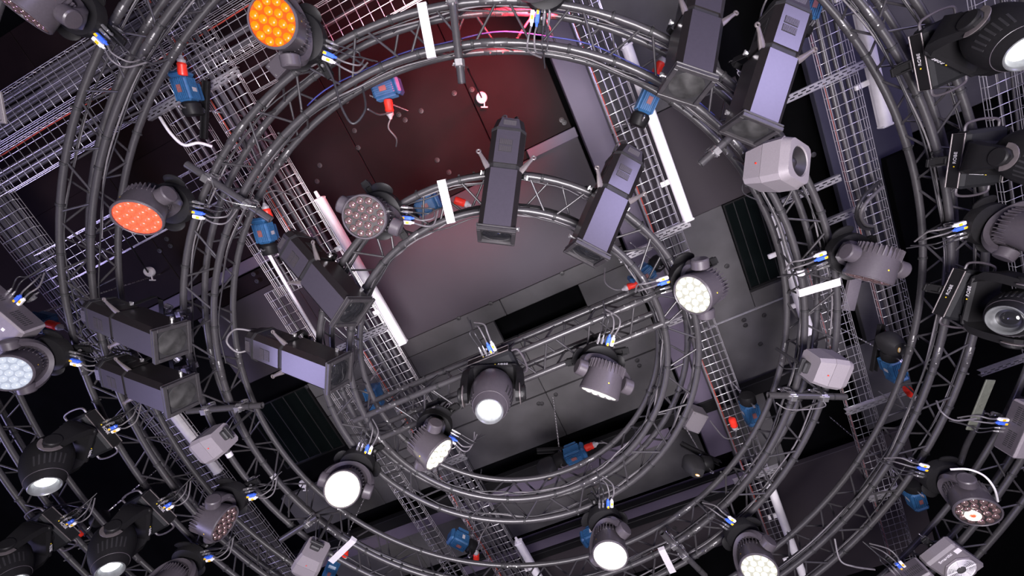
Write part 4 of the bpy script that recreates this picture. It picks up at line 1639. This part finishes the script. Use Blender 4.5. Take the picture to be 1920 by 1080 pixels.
# ---------------------------------------------------------------- mauve boxes and the fan
def vent_box(label, M, size, slots=(2, 12), led=False, vent_side='-x'):
    sx, sy, sz = size
    root = thing('power_box', label, 'box', M, 'mauve grey boxes with vent slots')

    def body(mb):
        mb.box((0, 0, 0), size, ch=0.012)
    link('body', cached(('vb', size), body, 'body', MAUVEBOX), root)

    def side(mb):
        mb.box((0, 0, 0), (0.006, sy - 0.03, sz - 0.02), ch=0.002)
    sd = link('side_panel', cached(('vs', size), side, 'side_panel', BODY), root, T(-sx / 2 - 0.002, 0, 0))

    def slot(mb):
        mb.box((0, 0, 0), (0.004, 0.0065, 0.026))
    ms = cached('vslot', slot, 'vent_slot', BLACK)
    for g0 in range(2):
        for i in range(9):
            for r_ in range(2):
                link('vent_slot', ms, sd, T(-0.003, -sy * 0.40 + g0 * sy * 0.46 + i * 0.0155, -sz * 0.18 + r_ * 0.034))

    def lab(mb):
        mb.box((0, 0, 0), (0.026, 0.022, 0.002))
    link('sticker', cached('vlab', lab, 'sticker', WHITE), root, T(-sx * 0.22, -sy * 0.28, -sz / 2 - 0.001))

    def key(mb):
        mb.box((0, 0, 0), (0.012, 0.075, 0.006), ch=0.002)
        mb.cyl((0, -0.05, 0), (0, -0.05, -0.006), 0.008, n=10)
    link('latch', cached('vkey', key, 'latch', STEEL), root, T(-sx * 0.12, 0.05, -sz / 2 - 0.003))
    connectors(root, T(-sx / 2, sy * 0.05, sz * 0.32) @ RZ(math.pi), 1)
    bracket(root, T(-sx * 0.1, 0, sz / 2 + 0.016), True)
    return root


vent_box('mauve grey vented box at the right edge with a latch', yawM(1950, 806, 2.95, 0.05), (0.40, 0.43, 0.16))
vent_box('mauve grey vented box cut by the bottom edge at right', yawM(1716, 1098, 2.95, math.radians(45)), (0.34, 0.34, 0.16))
vent_box('mauve grey vented box at the left edge above a red plug', yawM(-12, 594, 2.95, math.radians(141)), (0.34, 0.52, 0.17))


def _olb(mb):
    mb.box((0, 0, 0), (0.07, 0.44, 0.012), ch=0.003)
    mb.cyl((0, 0, -0.006), (0, 0, -0.014), 0.012, n=10)


o = link('bracket_bar', cached('olb', _olb, 'bracket_bar', OLIVE), None, yawM(1838, 760, 3.05, 0.05))
tag(o, 'olive grey flat bar standing beside the right mauve box', 'bracket')


def fan_unit(label, M):
    root = thing('fan_unit', label, 'fan', M)
    w = 0.30

    def body(mb):
        mb.box((0, 0, 0.065), (0.40, 0.30, 0.11), ch=0.02)
    link('housing', cached('fb', body, 'housing', SPK), root)

    def rim(mb):
        mb.lathe([(0.128, 0.012), (0.138, 0.002), (0.134, -0.006), (0.120, -0.004), (0.116, 0.008)], 8, RZ(math.pi / 8), cap0=False, cap1=False)
    link('rim', cached('fr', rim, 'rim', MAUVEBOX, 20), root, T(0.04, 0, 0))

    def dark(mb):
        mb.lathe([(0.0, 0.006), (0.117, 0.006), (0.117, 0.009), (0.0, 0.009)], 30, cap0=False, cap1=False)
    link('duct', cached('fd', dark, 'duct', BLACK), root, T(0.04, 0, 0))
    for i, rr in enumerate((0.045, 0.057, 0.069, 0.081, 0.093, 0.105, 0.115)):
        link('guard_ring', cached(('fg', i), lambda b, rr=rr: b.torus((0, 0, 0), rr, 0.0032, 30, 6), 'guard_ring', WHITE), root, T(0.04, 0, -0.004))
    for i in range(4):
        link('guard_spoke', cached('fs', lambda b: b.box((0.078, 0, 0), (0.085, 0.008, 0.006)), 'guard_spoke', WHITE), root, T(0.04, 0, -0.005) @ RZ(i * math.pi / 2 + .35))
    link('hub', cached('fh', lambda b: b.lathe([(0.040, 0.004), (0.040, -0.006), (0.022, -0.012), (0.0, -0.012)], 20, cap1=False), 'hub', STEEL), root, T(0.04, 0, 0))
    for i in range(7):
        link('blade', cached('fbl', lambda b: b.box((0.075, 0, 0), (0.07, 0.035, 0.003), Matrix.Rotation(0.5, 3, 'X')), 'blade', SOFTBLACK), root, T(0.04, 0, 0.004) @ RZ(i * 2 * math.pi / 7))
    link('lettering', textmesh('Smartfal', 0.040, WHITE), root, T(-0.145, 0.0, 0.0085) @ RZ(-math.pi / 2) @ Matrix.Rotation(math.pi, 4, 'X'))
    link('sticker', cached('fst', lambda b: b.box((0, 0, 0), (0.05, 0.05, 0.002)), 'sticker', WHITE), root, T(-0.13, -0.115, 0.009))
    bracket(root, T(0, 0, 0.145), True)
    return root


fan_unit('grey fan unit with round guard and white lettering at the bottom right', yawM(1796, 1064, 2.98, math.radians(35)))


# ---------------------------------------------------------------- white straps, label sleeves, hanging rods
def strap(label, p0, p1, h, w=0.062):
    A, B = W(*p0, h), W(*p1, h)
    x = (B - A).normalized()
    y = UP.cross(x)
    L = (B - A).length
    mb = MB()
    mb.box((L / 2, 0, 0), (L, w, 0.004), ch=0.001)
    for q in (0.0, L):
        mb.box((q, 0, 0.018), (0.004, w, 0.034))
    o = link('white_strap', mb.mesh('white_strap', TAPE), None, basis(x, y, UP, A))
    tag(o, label, 'strap', 'white straps across the rings')


strap('white strap across the top left of the second ring', (790, 5), (809, 107), 3.168)
strap('white strap across the top left of the innermost ring', (827, 338), (846, 418), 3.122)
strap('white strap across the right of the second ring', (1576, 528), (1499, 550), 3.168)
strap('white strap at the bottom left beside the loudspeaker', (662, 1014), (620, 1054), 3.168)
strap('white strap at the bottom right of centre', (1241, 1032), (1262, 1074), 3.168)


def sleeve(label, k, u, v):
    R, h, cx, cy = RINGS[k]
    P = W(u, v, h)
    th = math.atan2(P.y - cy, P.x - cx)
    r = math.hypot(P.x - cx, P.y - cy)
    r = R + (0.12 if r > R else -0.12)
    L = Vector((cx + r * math.cos(th), cy + r * math.sin(th), h + ZC))

    def f(mb):
        mb.lathe([(RT + 0.001, -0.022), (RT + 0.003, -0.022), (RT + 0.003, 0.022), (RT + 0.001, 0.022)], 14, cap0=False, cap1=False)
    o = link('tape_band', cached('slv', f, 'tape_band', TAPE), None, Matrix.Translation(L) @ RZ(th + math.pi / 2) @ Matrix.Rotation(math.pi / 2, 4, 'Y'))
    tag(o, label, 'tape', 'white tape bands on the tubes')


for (lab, k, u, v) in (('white tape band on the inner tube, right of the second ring', 2, 1468, 521), ('white tape band on the third ring near the upper right beam', 3, 1712, 328), ('white tape band on the third ring above the right wash light', 3, 1733, 452),
                       ('white tape band at lower left beside the loudspeaker', 2, 350, 877), ('white tape band on the second ring left of the warm wash light', 2, 549, 877)):
    sleeve(lab, k, u, v)


def hang_rod(label, top, bot, ht=5.12, hb=3.45):
    A, B = W(*top, ht), W(*bot, hb)
    root = thing('suspension_rod', label, 'rod', T(*A), 'white ceiling roses with hanging rods')

    def rose(mb):
        mb.lathe([(0.058, 0.03), (0.062, 0.0), (0.056, -0.012), (0.040, -0.016), (0.036, -0.010), (0.0, -0.012)], 24, cap1=False)
    link('ceiling_rose', cached('rose', rose, 'ceiling_rose', WHITE), root)

    def bar(mb):
        mb.box((0.03, 0.07, -0.01), (0.014, 0.05, 0.012), ch=0.002)
        mb.box((0.03, 0.097, -0.01), (0.075, 0.014, 0.014), ch=0.002)
    link('locking_bar', cached('rbar', bar, 'locking_bar', WHITE), root)
    mb = MB()
    mb.cyl((0, 0, -0.012), B - A, 0.008, n=8)
    link('rod', mb.mesh('rod', SOFTBLACK), root)


hang_rod('white ceiling rose and rod above the top centre', (903, 183), (876, 126))
hang_rod('white ceiling rose and rod left of the second ring', (279, 510), (236, 447), 4.9)
hang_rod('white ceiling rose and rod at lower left behind the second ring', (568, 908), (540, 960), 5.0)


# ---------------------------------------------------------------- cables strapped along the rings
def ring_cable(label, k, dr, dz, th0, th1, r=0.006, m=None, amp=0.012, grp=None):
    R, h, cx, cy = RINGS[k]
    n = int(abs(th1 - th0) * (R + dr) / 0.09) + 2
    p1, p2 = rnd(0, 6), rnd(0, 6)
    pts = []
    for i in range(n + 1):
        t = th0 + (th1 - th0) * i / n
        rr = R + dr + amp * math.sin(p1 + t * 9) + amp * 0.6 * math.sin(p2 + t * 23)
        pts.append((cx + rr * math.cos(t), cy + rr * math.sin(t), h + ZC + dz + amp * 0.7 * math.sin(p2 + t * 13)))
    mb = MB()
    mb.tube(pts, r, 6)
    o = link('cable', mb.mesh('cable', m or RUBBER, 70))
    tag(o, label, 'cable', grp)


PI = math.pi
for k, nm in ((1, 'innermost ring'), (2, 'second ring'), (3, 'third ring')):
    for (dr, side) in ((-0.12, 'inner'), (0.12, 'outer')):
        for j in range(3 if side == 'inner' else 2):
            ring_cable('black cable tied along the %s tubes of the %s' % (side, nm), k, dr - 0.040 + 0.012 * j, 0.02 + 0.012 * j, -PI + 0.3 * j, PI - 0.9 - 0.4 * j, 0.0055 + 0.001 * (j % 2), RUBBER if j != 1 else GREYCAB, grp='cables tied along the %s tubes of the %s' % (side, nm))
ring_cable('thin red cable tied along the bottom of the second ring', 2, -0.09, 0.04, 0.9, 1.6, 0.0035, REDCAB)
ring_cable('blue cable along the top of the second ring', 2, -0.02, 0.22, -2.2, -0.9, 0.005, mat('dark_blue_cable', (0.05, 0.06, 0.28), .5))


def free_cable(label, pts, r=0.007, m=None):
    P = [W(u, v, h) for (u, v, h) in pts]
    mb = MB()
    mb.tube(smooth_path(P, 7), r, 7)
    tag(link('cable', mb.mesh('cable', m or RUBBER, 70)), label, 'cable')


free_cable('black cable looping down beside the top left of the second ring', [(600, 100, 3.1), (625, 150, 3.05), (640, 200, 3.0), (662, 232, 2.98), (685, 205, 3.05), (680, 165, 3.2)], .008)
free_cable('grey cable sagging between the upper hoist and the second ring', [(690, 205, 3.3), (712, 215, 3.6), (735, 210, 3.8)], .007, GREYCAB)
free_cable('thick black cables bending round the top of the right tray', [(1650, 340, 4.1), (1618, 370, 3.95), (1606, 400, 3.95), (1615, 425, 4.1), (1632, 430, 4.3)], .016)
free_cable('second thick cable bending round the right tray', [(1655, 350, 4.1), (1626, 378, 3.95), (1614, 402, 3.95), (1622, 420, 4.1), (1636, 424, 4.3)], .016, GREYCAB)
free_cable('white cable arching over the lower right wash light', [(1782, 880, 2.9), (1815, 880, 2.85), (1845, 892, 2.85), (1864, 915, 2.85), (1871, 940, 2.9)], .008, WHITE)
free_cable('black cable bundle rising behind the right mauve box', [(1800, 870, 3.1), (1812, 835, 3.2), (1830, 800, 3.3), (1842, 770, 3.4)], .02)
free_cable('red and grey cable hanging by the right mauve box', [(1756, 752, 3.1), (1765, 772, 3.0), (1790, 788, 2.95), (1830, 785, 2.95)], .007, GREYCAB)
free_cable('grey cable hanging at lower right across the third ring', [(1565, 1010, 3.1), (1575, 1050, 3.0), (1600, 1062, 2.95), (1640, 1068, 2.95)], .008, GREYCAB)
free_cable('white cables bunched by the upper left tray', [(300, 220, 4.2), (320, 250, 4.15), (345, 272, 4.15), (372, 268, 4.2), (398, 275, 4.25)], .014, WHITE)
free_cable('white conduit along the left edge of the centre left tray', [(488, 448, 4.24), (540, 540, 4.24), (600, 640, 4.24)], .018, WHITE)
free_cable('grey cables looping at the left end of the level profile spot', [(470, 620, 3.0), (440, 618, 2.95), (425, 640, 2.95), (445, 660, 2.95), (470, 655, 3.0)], .008, GREYCAB)
free_cable('black safety cable sagging below the right loudspeaker pipe', [(1455, 755, 3.05), (1480, 768, 3.0), (1530, 766, 3.0), (1548, 760, 3.05), (1540, 748, 3.08)], .005, GREYCAB)
free_cable('grey safety wire under the left slanting pipe', [(395, 330, 3.08), (405, 360, 3.02), (430, 378, 3.0), (480, 388, 3.06)], .004, STEEL)


q = sp2.matrix_world.inverted() @ W(1545, 741, 3.075)
mb = MB()
mb.tube([(0, 0.05, 0.10), (0, 0.10, q.z * 0.7), tuple(q)], 0.012, 8)
link('support_bracket', mb.mesh('support_bracket', SOFTBLACK), sp2)


# ---------------------------------------------------------------- small boxes and plates
def small_box(label, u, v, h, yaw, size, m, screws=False):
    root = thing('junction_box', label, 'box', yawM(u, v, h, yaw))
    mb = MB()
    mb.box((0, 0, 0), size, ch=0.004)
    link('case', mb.mesh('case', m), root)
    mb = MB()
    mb.box((0, 0, 0), (size[0] - 0.012, size[1] - 0.012, 0.004), ch=0.001)
    link('cover', mb.mesh('cover', m), root, T(0, 0, -size[2] / 2 - 0.002))
    for sx in (-1, 1):
        for sy in (-1, 1):
            link('screw', cached('jsc', lambda b: b.cyl((0, 0, 0), (0, 0, -0.004), 0.006, n=8), 'screw', STEEL), root, T(sx * (size[0] / 2 - 0.02), sy * (size[1] / 2 - 0.02), -size[2] / 2 - 0.004))
    return root


small_box('small grey box on the second ring beneath the amber wash light', 528, 124, 3.35, -0.7, (0.16, 0.11, 0.09), BODY)
small_box('grey plate with screws cut by the left edge', -8, 200, 3.3, 0.15, (0.12, 0.22, 0.02), SPK)
small_box('grey ceiling box right of the innermost ring', 1300, 784, 4.7, 0.35, (0.20, 0.26, 0.2), SPK)
small_box('flat grey plate behind the right white strap', 1597, 548, 5.13, 0.0, (0.14, 0.46, 0.05), MAUVEBOX)
